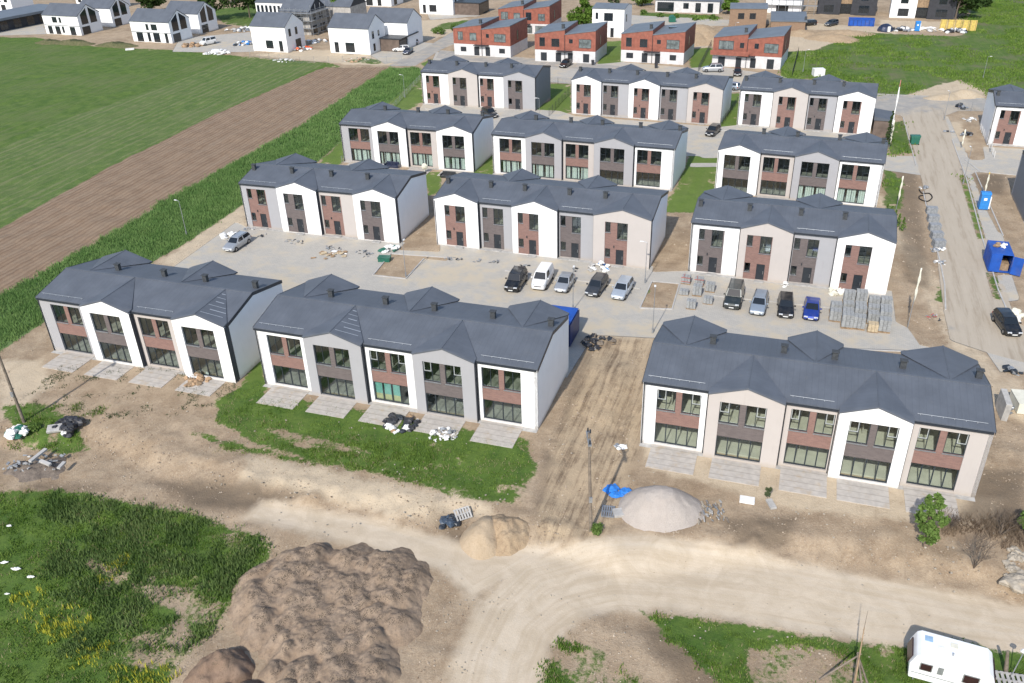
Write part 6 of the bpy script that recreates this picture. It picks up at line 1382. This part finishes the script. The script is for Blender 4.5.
# tripod of bare poles by the dirt road
p = G3(852, 686); B = empty('pole_tripod', p, 0, 'rough tripod of bare poles standing in the grass left of the caravan', 'tripod')
top_ = Vector((.25, .6, 2.0))
for q in ((-1.9, .5, 0), (1.0, .1, 0), (-.4, -1.0, 0), (.3, -1.2, 0)):
    m = MB(); m.tube(q, top_ + (top_ - Vector(q)) * .08, .07, .05, 7); m.build('leg', M['old_wood'], B)
m = MB(); m.tube((-.2, -.6, .6), top_ + Vector((.35, .7, 1.7)), .075, .03, 7); m.build('long_pole', M['wood'], B)
m = MB(); m.tube(top_ + Vector((.3, .6, 1.4)), top_ + Vector((.6, 1.2, 2.6)), .03, .012, 5); m.build('thin_rod', M['old_wood'], B)
p = G3(1010, 678); B = empty('yard_lamp', p, 0, 'white lamp on a slanting stalk beside the short dark post', 'lamp')
m = MB(); m.tube((0, 0, 0), (.5, .3, 2.0), .04, .03, 6); m.build('stalk', M['galv'], B); m = MB(); m.blob((.52, .32, 2.1), .17, (1.2, 1.2, .7), .15, 4, 10, 7); m.build('lamp_head', M['white_plastic'], B)
# ------------------------------------------------------------------ kerbs and fences
def kerb(pts, w_=.14, h=.12, mat='kerb'):
    m = MB(); P_ = [G3(*q) for q in pts]
    for a, b in zip(P_[:-1], P_[1:]):
        d = (b - a); n = d.length; u = d / n; s = Vector((-u.y, u.x, 0)) * w_ / 2; c = (a + b) / 2
        m.obox((c.x, c.y, max(a.z, b.z) + h / 2 - .06), u * (n / 2 - .005), s, (0, 0, h / 2 + .05))
    o = m.build('kerb', M[mat], None, fix=False); o['kind'] = 'structure'
kerb([(903, 118), (909, 140), (916, 166)]); kerb([(923, 192), (932, 232), (940, 262), (944.5, 285), (945.5, 310)]); kerb([(952, 140), (966, 178), (982, 238), (998, 290), (1010, 318)])
kerb([(640, 308), (652, 281.5), (679, 284)]); kerb([(373, 275.5), (391, 254), (449, 258)]); kerb([(374, 275.5), (406, 279), (424, 259)]); kerb([(640, 308.5), (672, 309.5), (679.5, 284)]); kerb([(655, 338.5), (760, 346), (905, 352)]); kerb([(872, 94), (985, 99)], mat='asphaltkerb')
kerb([(505, 271), (640, 289)]); kerb([(712, 296), (830, 308)]); kerb([(425, 109), (490, 117), (575, 121)]); kerb([(720, 131), (738, 130)]); kerb([(975, 172), (1003, 236)]); kerb([(965, 160), (980, 172), (1024, 176)])
def fence(pts, h, lab, step=2.4, mat='trim'):
    P_ = [G3(*q) for q in pts]; B = empty('mesh_fence', P_[0], 0, lab, 'fence')
    for a, b in zip(P_[:-1], P_[1:]):
        a, b = a - P_[0], b - P_[0]; n = max(1, int((b - a).length / step))
        for k in range(n + 1):
            q = a.lerp(b, k / n); m = MB(); m.tube((q.x, q.y, q.z), (q.x, q.y, q.z + h), .035, n=5); m.build('post', M[mat], B)
        m = MB(); u = b - a
        for z in np.arange(.12, h, .18): m.tube((a.x, a.y, a.z + z), (b.x, b.y, b.z + z), .008, n=3, caps=False)
        for k in range(int(u.length / .3)): q = a.lerp(b, k / (u.length / .3)); m.tube((q.x, q.y, q.z + .1), (q.x, q.y, q.z + h - .05), .006, n=3, caps=False)
        m.build('wire_mesh', M[mat], B)
fence([(549, 116), (571, 92)], 1.5, 'dark mesh fence across the lawn between two rearmost blocks'); fence([(545, 84), (571, 85)], 1.4, 'low mesh fence behind the lawn of the rearmost blocks')
fence([(698, 72), (711, 46)], 1.5, 'mesh fence on the lawn between the two right red houses'); fence([(792, 76), (798, 54)], 1.6, 'dark mesh fence right of the balcony house'); fence([(720, 128), (737, 104)], 1.4, 'mesh fence between the middle and right rearmost blocks')
fence([(342, 163), (420, 80)], 1.2, 'thin fence between the tall crop and the lawns', 3.0, 'galv'); fence([(250, 57), (300, 63), (372, 62), (402, 64)], 1.6, 'wire fence before the white houses along the field', 3.0, 'galv')
fence([(958, 110), (984, 112)], 1.8, 'mesh fence panels behind the white end house', 2.0, 'galv'); fence([(980, 130), (994, 158)], 1.1, 'low pale fence along the side of the white end house', 1.6, 'white_plastic')
# ------------------------------------------------------------------ plants
def leaf_mat(name, a, b, trans=.25):
    t = NT(name); k = t.attr('tint')
    c = t.mix(k, a, b)
    d = t.n('ShaderNodeBsdfDiffuse', {'Color': c}); tr = t.n('ShaderNodeBsdfTranslucent', {'Color': c})
    mx = t.n('ShaderNodeMixShader', {0: trans, 1: d.outputs[0], 2: tr.outputs[0]}); t.t.links.new(mx.outputs[0], t.out.inputs[0]); M[name] = t.m
leaf_mat('leaf_grass', (.085, .165, .028), (.21, .30, .07)); leaf_mat('straw', (.25, .21, .11), (.42, .36, .22)); leaf_mat('clod', (.20, .15, .105), (.46, .39, .31), 0.0); leaf_mat('leaf_crop', (.125, .235, .07), (.21, .32, .11)); leaf_mat('leaf_weed', (.09, .155, .045), (.18, .25, .09)); leaf_mat('leaf_yellow', (.48, .46, .05), (.66, .62, .10))
leaf_mat('leaf_tree', (.085, .16, .035), (.20, .29, .085)); leaf_mat('leaf_dark', (.03, .06, .02), (.08, .125, .04)); leaf_mat('leaf_lime', (.07, .14, .025), (.16, .25, .05)); leaf_mat('leaf_dry', (.12, .085, .06), (.24, .185, .13)); leaf_mat('leaf_grey', (.06, .085, .04), (.13, .16, .085))
def tri_mesh(name, V, T, mat, tint):
    """V: (n,3,3) triangles"""
    n = len(V); me = bpy.data.meshes.new(name); me.vertices.add(n * 3); me.vertices.foreach_set('co', V.reshape(-1).astype(np.float32))
    me.loops.add(n * 3); me.loops.foreach_set('vertex_index', np.arange(n * 3, dtype=np.int32)); me.polygons.add(n); me.polygons.foreach_set('loop_start', np.arange(0, n * 3, 3, dtype=np.int32))
    me.update(calc_edges=True); a = me.attributes.new('tint', 'FLOAT', 'POINT'); a.data.foreach_set('value', np.repeat(tint, 3).astype(np.float32)); me.materials.append(M[mat])
    o = bpy.data.objects.new(name, me); COL.objects.link(o); return o
rs = np.random.RandomState(5)
def tufts(name, lab, bbox, dens, cond, hgt, wid, mat, blades=4, spread=.12, cat='grass', lean=.5, patch=None):
    x0, x1, y0, y1 = bbox; n = int((x1 - x0) * (y1 - y0) * dens)
    X = rs.uniform(x0, x1, n); Y = rs.uniform(y0, y1, n); ok = cond(X, Y); X, Y = X[ok], Y[ok]; n = len(X)
    if n == 0: return
    Z0 = grid_lookup(GZ, X, Y)
    X = np.repeat(X, blades); Y = np.repeat(Y, blades); Z0 = np.repeat(Z0, blades); m = len(X)
    tn = np.clip(fbm(X / 1.8, Y / 1.8, 77, 3) * 1.3 - .15 + rs.uniform(-.25, .25, m), 0, 1)
    bx = X + rs.normal(0, spread, m); by = Y + rs.normal(0, spread, m); a = rs.uniform(0, 6.283, m); h = hgt * rs.uniform(.5, 1.2, m) * (.7 + .6 * np.clip(fbm(X / 2.5, Y / 2.5, 12, 2), 0, 1)); w_ = wid * rs.uniform(.6, 1.3, m)
    la = rs.uniform(0, 6.283, m); lx = np.cos(la) * lean * h * rs.rand(m); ly = np.sin(la) * lean * h * rs.rand(m)
    V = np.empty((m, 3, 3)); dx, dy = np.cos(a) * w_ / 2, np.sin(a) * w_ / 2
    V[:, 0] = np.stack([bx - dx, by - dy, Z0 - .03], 1); V[:, 1] = np.stack([bx + dx, by + dy, Z0 - .03], 1); V[:, 2] = np.stack([bx + lx, by + ly, Z0 + h], 1)
    o = tri_mesh(name, V, None, mat, tn); tag(o, lab, cat, kind='stuff'); return o
def sdc(k, lo, amp=.8, sc=1.2, seed=3): return lambda X, Y: grid_lookup(SD[k], X, Y) + (fbm(X / sc, Y / sc, seed, 3) - .5) * amp * 2 > lo
gA = sdc('grass', .1, .8)
tufts('grass', 'rough green grass of the foreground meadow at the lower left', (-46, -7, 35, 62), 30, lambda X, Y: gA(X, Y) & (fbm(X / 1.1, Y / 1.1, 21, 3) > .40), .16, .10, 'leaf_grass')
tufts('grass', 'patchy green grass before the middle front block', (-34, 2, 50, 72), 16, lambda X, Y: gA(X, Y) & (rs.rand(len(X)) < np.clip(grid_lookup(SD['grass'], X, Y) * 1.2 + .35, .1, 1)) & (fbm(X / 1.5, Y / 1.5, 22, 3) > .44), .13, .09, 'leaf_grass')
tufts('grass', 'patchy grass along the lower right verge', (0, 40, 33, 45), 34, lambda X, Y: gA(X, Y) & (fbm(X / 1.3, Y / 1.3, 23, 3) > .47), .22, .10, 'leaf_grass')
P0, P1 = gp(120, 500)[:2], gp(265, 560)[:2]
tufts('weeds', 'taller grey-green weeds along the edge of the foreground meadow', (P0[0] - 6, P1[0] + 1, 40, P0[1] + 2), 22, lambda X, Y: (rs.rand(len(X)) < np.clip(.4 + grid_lookup(SD['grass'], X, Y), .1, 1)) & (grid_lookup(SD['grass'], X, Y) > -.6) & (grid_lookup(SD['grass'], X, Y) < 3.2) & (fbm(X / 1.3, Y / 1.3, 41, 3) > .42), .38, .11, 'leaf_weed', 6, .25, 'weeds')
def near_any(pts, r):
    Q = [gp(*q)[:2] for q in pts]
    def f(X, Y):
        d = np.full(X.shape, 1e9)
        for q in Q: d = np.minimum(d, np.hypot(X - q[0], (Y - q[1])))
        return d + (fbm(X / .5, Y / .5, 31, 3) - .5) * 2.0 < r
    return f
for (lab, pts, r) in (('yellow flowers scattered in the lower left meadow', [(40, 608), (52, 618), (66, 628), (30, 600)], 1.3), ('small yellow flower patch beside the wheel tracks', [(117, 567), (110, 572)], .9), ('yellow flowers at the bottom edge next to the brown mound', [(120, 680), (140, 678), (165, 682), (90, 652)], 1.2)):
    Q = np.array([gp(*q)[:2] for q in pts]); f = near_any(pts, r)
    tufts('yellow_flowers', lab, (Q[:, 0].min() - 3, Q[:, 0].max() + 3, Q[:, 1].min() - 3, Q[:, 1].max() + 3), 14, lambda X, Y: f(X, Y) & (fbm(X / .35, Y / .35, 32, 2) > .47), .42, .07, 'leaf_yellow', 4, .1, 'flowers', .3)
cA = sdc('crop', .25, .4)
tufts('crop_plants', 'tall green crop in a long strip beside the ploughed field', (-105, -14, 70, 215), 12, lambda X, Y: cA(X, Y) & (Y < 150), .45, .11, 'leaf_crop', 7, .3, 'crop', .5)
tufts('crop_plants', 'far end of the tall green crop behind the rear blocks', (-60, 0, 150, 225), 6, cA, .5, .17, 'leaf_crop', 6, .3, 'crop', .5)
tufts('meadow_plants', 'rough tussocks of the meadow at the upper right', (55, 190, 120, 290), 1.6, lambda X, Y: gA(X, Y) & (fbm(X / 6, Y / 6, 24, 3) > .45), .35, .3, 'leaf_grass', 7, .6, 'meadow')
tufts('dry_weeds', 'dry brown brush at the right edge beside the nearest block', (gp(985, 540)[0] - .3, gp(1024, 540)[0] + 4, gp(985, 548)[1], gp(985, 516)[1]), 13, lambda X, Y: fbm(X / 1.0, Y / 1.0, 44, 3) > .42, .6, .035, 'leaf_dry', 8, .3, 'brush', 1.0)
tufts('dry_weeds', 'thin dry weeds on the slope left of the bare shrub', (gp(940, 530)[0], gp(975, 530)[0] + 1, gp(940, 535)[1], gp(940, 512)[1]), 20, lambda X, Y: fbm(X / .9, Y / .9, 45, 3) > .45, .5, .04, 'leaf_dry', 7, .2, 'brush', .8)
tufts('grass', 'green weeds sprouting on the soil beside the left pole', (gp(5, 430)[0], gp(95, 430)[0], gp(20, 450)[1], gp(20, 405)[1]), 26, lambda X, Y: fbm(X / 1.1, Y / 1.1, 46, 3) > .6, .2, .08, 'leaf_grass', 5, .15)
tufts('grass', 'thin grass tufts around the patios of the left block', (gp(60, 380)[0] - 2, gp(230, 400)[0], gp(200, 410)[1] - 1, gp(60, 365)[1]), 16, lambda X, Y: (fbm(X / 1.4, Y / 1.4, 47, 3) > .58) & (fbm(X / .4, Y / .4, 47, 2) > .45), .16, .1, 'leaf_grey', 5, .15)
tufts('grass', 'dry grass tufts in front of the nearest block', (9, 38, 48, 60), 9, lambda X, Y: (fbm(X / 1.7, Y / 1.7, 48, 3) > .60) & (np.interp(X, BANK[0], BANK[1]) < Y + 1) & (hard_at(X, Y) < -1) & (grid_lookup(nearb, X, Y) < .9), .16, .08, 'leaf_grey', 5, .15) if False else None
def tree(base, h, r, lab, mat='leaf_tree', n=1500, leaf=.35, trunk=.16, zc=.6, rz=None, name='tree', cat='tree', group=None, seed=1, clumps=14, shape='round', xy=None, cs=1.0):
    p = G3(*base) if xy is None else Vector(xy); B = empty(name, p, 0, lab, cat, group); rr = random.Random(seed); rz = rz or h * (1 - zc) 
    m = MB(); top_ = Vector((rr.uniform(-.1, .1) * h, rr.uniform(-.1, .1) * h, h * .75)); pts = [Vector((0, 0, -.2)), Vector((0, 0, h * .3)) + top_ * .05, top_]
    m.tube(pts[0], pts[1], trunk, trunk * .75, 8); m.tube(pts[1], pts[2], trunk * .75, trunk * .2, 8)
    C_ = []
    for k in range(clumps):
        a = rr.uniform(0, 6.283); e = rr.uniform(-.9, 1); q = math.sqrt(1 - e * e) * rr.uniform(.35, 1.2)
        if shape == 'cone': zz = h * (.12 + .85 * k / clumps); rad = r * (1 - .92 * k / clumps); c = Vector((math.cos(a) * rad * .45, math.sin(a) * rad * .45, zz)); cr_ = max(rad * .75, r * .15)
        else: c = Vector((math.cos(a) * q * r * .75, math.sin(a) * q * r * .75, h * zc + e * rz * .72)); cr_ = r * rr.uniform(.16, .42) * cs; c.x *= 1 - .35 * max(0, e); c.y *= 1 - .35 * max(0, e)
        C_.append((c, cr_))
        st = pts[1].lerp(pts[2], rr.uniform(0, .8))
        if shape != 'cone': m.tube(st, c, trunk * .3, trunk * .07, 5)
    m.build('trunk', M['bark'], B)
    rs2 = np.random.RandomState(seed + 100); V = []; tn = []
    for (c, cr_) in C_:
        k = int(n / clumps); d = rs2.normal(size=(k, 3)); d /= np.linalg.norm(d, axis=1)[:, None]; rad = cr_ * rs2.uniform(.35, 1.0, k) ** .6
        ct = np.array(c) + d * rad[:, None] * [1, 1, .85]
        u = rs2.normal(size=(k, 3)); u /= np.linalg.norm(u, axis=1)[:, None]; v = np.cross(u, rs2.normal(size=(k, 3))); v /= np.linalg.norm(v, axis=1)[:, None]
        s = leaf * rs2.uniform(.5, 1.2, k)[:, None]
        V.append(np.stack([ct - u * s * .5, ct + u * s * .5, ct + v * s * .9], 1)); tn.append(np.clip(.5 + .25 * rs2.normal(size=k) + .2 * (rs2.rand() - .5), 0, 1))
    o = tri_mesh('crown', np.concatenate(V), None, mat, np.concatenate(tn)); o.parent = B
    return B
tree((923, 546), 5.3, 1.25, 'bright green sapling in front of the nearest block', 'leaf_tree', 5000, .2, .06, .52, 2.9, seed=3, clumps=60, cs=.62)
tree((767, 500), 1.5, .5, 'small pale weed bush on the soil between two patios', 'leaf_grey', 500, .14, .02, .55, .7, name='bush', cat='bush', seed=4, clumps=9)
tree((1024, 535), 2.6, .9, 'green bush at the right edge above the dry brush', 'leaf_tree', 1400, .2, .05, .6, .9, name='bush', cat='bush', seed=5)
tree((596, 531), .8, .75, 'green shrub growing round the foot of the utility pole', 'leaf_tree', 900, .14, .02, .4, .35, name='shrub', cat='shrub', seed=6)
tree((35, 428), .8, .7, 'dark green shrub at the foot of the left pole', 'leaf_tree', 1100, .17, .03, .4, .5, name='shrub', cat='shrub', seed=7)
tree((584, 34), 9, 4.2, 'loose green tree between the red houses', 'leaf_lime', 2600, .75, .25, .6, 4.0, seed=8, clumps=20); tree((612, 22), 8, 2.6, 'thin pale tree before the stained white house', 'leaf_grey', 700, .6, .15, .65, 3.0, seed=9)
G_T = 'trees along the top edge'
for k, (x, y, h, r, mt, lab) in enumerate([(150, 14, 8, 5.5, 'leaf_dark', 'dark tree in the gap between the two glazed-gable houses'), (215, 20, 11, 6.5, 'leaf_dark', 'dark tree just right of the glazed gables'), (234, 4, 12, 7, 'leaf_dark', 'tall dark tree at the top edge above the white rubble'), (250, 18, 13, 6.5, 'leaf_dark', 'dark tree left of the plain white house, nearest of its clump'), (262, 6, 11, 4.5, 'leaf_dark', 'dark tree cut by the top edge behind the plain white house'),
      (345, 26, 13, 5.0, 'leaf_lime', 'yellow-green tree between scaffold and garage house'), (955, 20, 9, 5.8, 'leaf_dark', 'dark tree at the right of the white and dark twin house'), (966, 14, 8, 4.6, 'leaf_dark', 'dark tree at the meadow edge, rightmost of its pair'), (642, 6, 5, 3.5, 'leaf_tree', 'green tree left of the low bungalow'), (728, 14, 5, 2.6, 'leaf_lime', 'small tree between bungalow and tan house'), (985, 7, 2.5, 1.5, 'leaf_dark', 'single small bush in the upper right meadow'), (850, -3, 6, 4, 'leaf_lime', 'tree behind the dark twin house at the top edge'), (8, 2, 7, 5, 'leaf_dark', 'dark tree at the top left corner')]):
    tree((x, y), h, r, lab, mt, 2000, .85, .25, .58, h * .42, group=G_T, seed=20 + k, clumps=18)
for k, (x, y) in enumerate([(886, 216), (890, 219), (894, 223), (898, 227), (902, 231)]):
    tree((x, y), 2.0, .45, 'small conifer by the third-row right block, ' + ('farthest of five', 'second farthest of five', 'middle of five', 'second nearest of five', 'nearest of five')[k], 'leaf_tree', 420, .16, .05, .5, name='conifer', cat='conifer', group='small conifers by the end wall', seed=50 + k, shape='cone', clumps=9)
tree((886.5, 148), 6.5, .8, 'slim dark conifer beside the dark shed', 'leaf_dark', 900, .22, .08, .5, name='conifer', cat='conifer', seed=60, shape='cone', clumps=16)
for k, (x, y, r) in enumerate([(440, 34, 2.2), (455, 31, 2.2), (470, 28, 2.0), (644, 14, 1.2), (660, 17, 1.0), (676, 18, 1.0), (694, 20, 1.2), (712, 19, 1.0)]):
    tree((x, y), 1.8 if k < 3 else 1.1, r, ('shrub in the verge of the access road, ' + ('left of three', 'middle of three', 'right of three')[k]) if k < 3 else 'shrub in the bungalow garden, ' + ('first from the left', 'second from the left', 'middle one of five', 'second from the right', 'rightmost of five')[k - 3], 'leaf_tree', 500, .45, .05, .5, .7, name='shrub', cat='shrub', group='garden shrubs', seed=70 + k, clumps=10)
# bare shrub with forked twigs
def bare(base, h, lab, seed=1):
    p = G3(*base); m = MB(); rr = random.Random(seed)
    def br(a, d, l, r, dep):
        b = a + d * l; m.tube(a, b, r, r * .6, 5, False)
        if dep == 0: return
        for k in range(3 if dep > 2 else 2):
            nd = (d + Vector((rr.uniform(-.6, .6), rr.uniform(-.6, .6), rr.uniform(-.1, .3)))).normalized(); br(b, nd, l * rr.uniform(.6, .85), r * .6, dep - 1)
    for k in range(4): br(Vector((0, 0, -.05)), Vector((rr.uniform(-.4, .4), rr.uniform(-.4, .4), 1)).normalized(), h * .33, .045, 5)
    o = m.build('bare_shrub', M['bark'], None, loc=p, fix=False); tag(o, lab, 'shrub')
bare((973, 570), 2.9, 'leafless forked shrub on the slope above the dirt road', 3); bare((1000, 535), 2.2, 'leafless shrub inside the dry brush at the right', 5); bare((950, 528), 1.4, 'low leafless shrub beside the green sapling', 7)

# dry stems among the grass, clods on the bare soil
rq = np.random.RandomState(9)
tufts('dry_stems', 'straw-coloured dry stems among the foreground grass', (-46, 40, 33, 70), 4, lambda X, Y: (grid_lookup(SD['grass'], X, Y) > -.9) & (grid_lookup(SD['track'], X, Y) < 0) & (grid_lookup(nearb, X, Y) < .5) & (fbm(X / 2.2, Y / 2.2, 91, 3) > .5), .25, .05, 'straw', 4, .25, 'grass', .9)
def clods(lab, bbox, n, smin, smax, lim):
    X = rq.uniform(bbox[0], bbox[1], n); Y = rq.uniform(bbox[2], bbox[3], n)
    ok = (grid_lookup(hard, X, Y) < -.1) & (grid_lookup(SD['plough'], X, Y) < -.1) & (grid_lookup(SD['crop'], X, Y) < -.1) & (grid_lookup(SD['grass'], X, Y) < .1) & (grid_lookup(SD['track'], X, Y) < lim) & (grid_lookup(nearb, X, Y) < .3) & (rq.rand(n) < np.clip((fbm(X / 1.6, Y / 1.6, 55, 4) - .38) * 5, .03, 1))
    X, Y = X[ok], Y[ok]; n = len(X); Z0 = grid_lookup(GZ, X, Y); s = smin + (smax - smin) * rq.rand(n) ** 3; a = rq.uniform(0, 6.283, n)
    V = []
    ap = np.stack([X + rq.normal(0, .2, n) * s, Y + rq.normal(0, .2, n) * s, Z0 + s * rq.uniform(.35, .8, n)], 1)
    cor = [np.stack([X + np.cos(a + k * 1.571) * s * rq.uniform(.6, 1, n), Y + np.sin(a + k * 1.571) * s * rq.uniform(.6, 1, n), Z0 - .02], 1) for k in range(4)]
    for k in range(4): V.append(np.stack([cor[k], cor[(k + 1) % 4], ap], 1))
    tn = np.clip(rq.normal(.5, .28, n), 0, 1)
    tag(tri_mesh('soil_clods', np.concatenate(V), None, 'clod', np.tile(tn, 4)), lab, 'clods', kind='stuff')
clods('clods and small stones over the bare soil of the foreground', (-50, 45, 34, 74), 60000, .025, .14, -.2)
clods('fine grit on the dirt road', (-14, 45, 34, 52), 9000, .015, .05, 6)
clods('clods and small stones over the bare soil between the rear blocks and along the dusty road', (-60, 75, 74, 170), 30000, .04, .2, -.2)
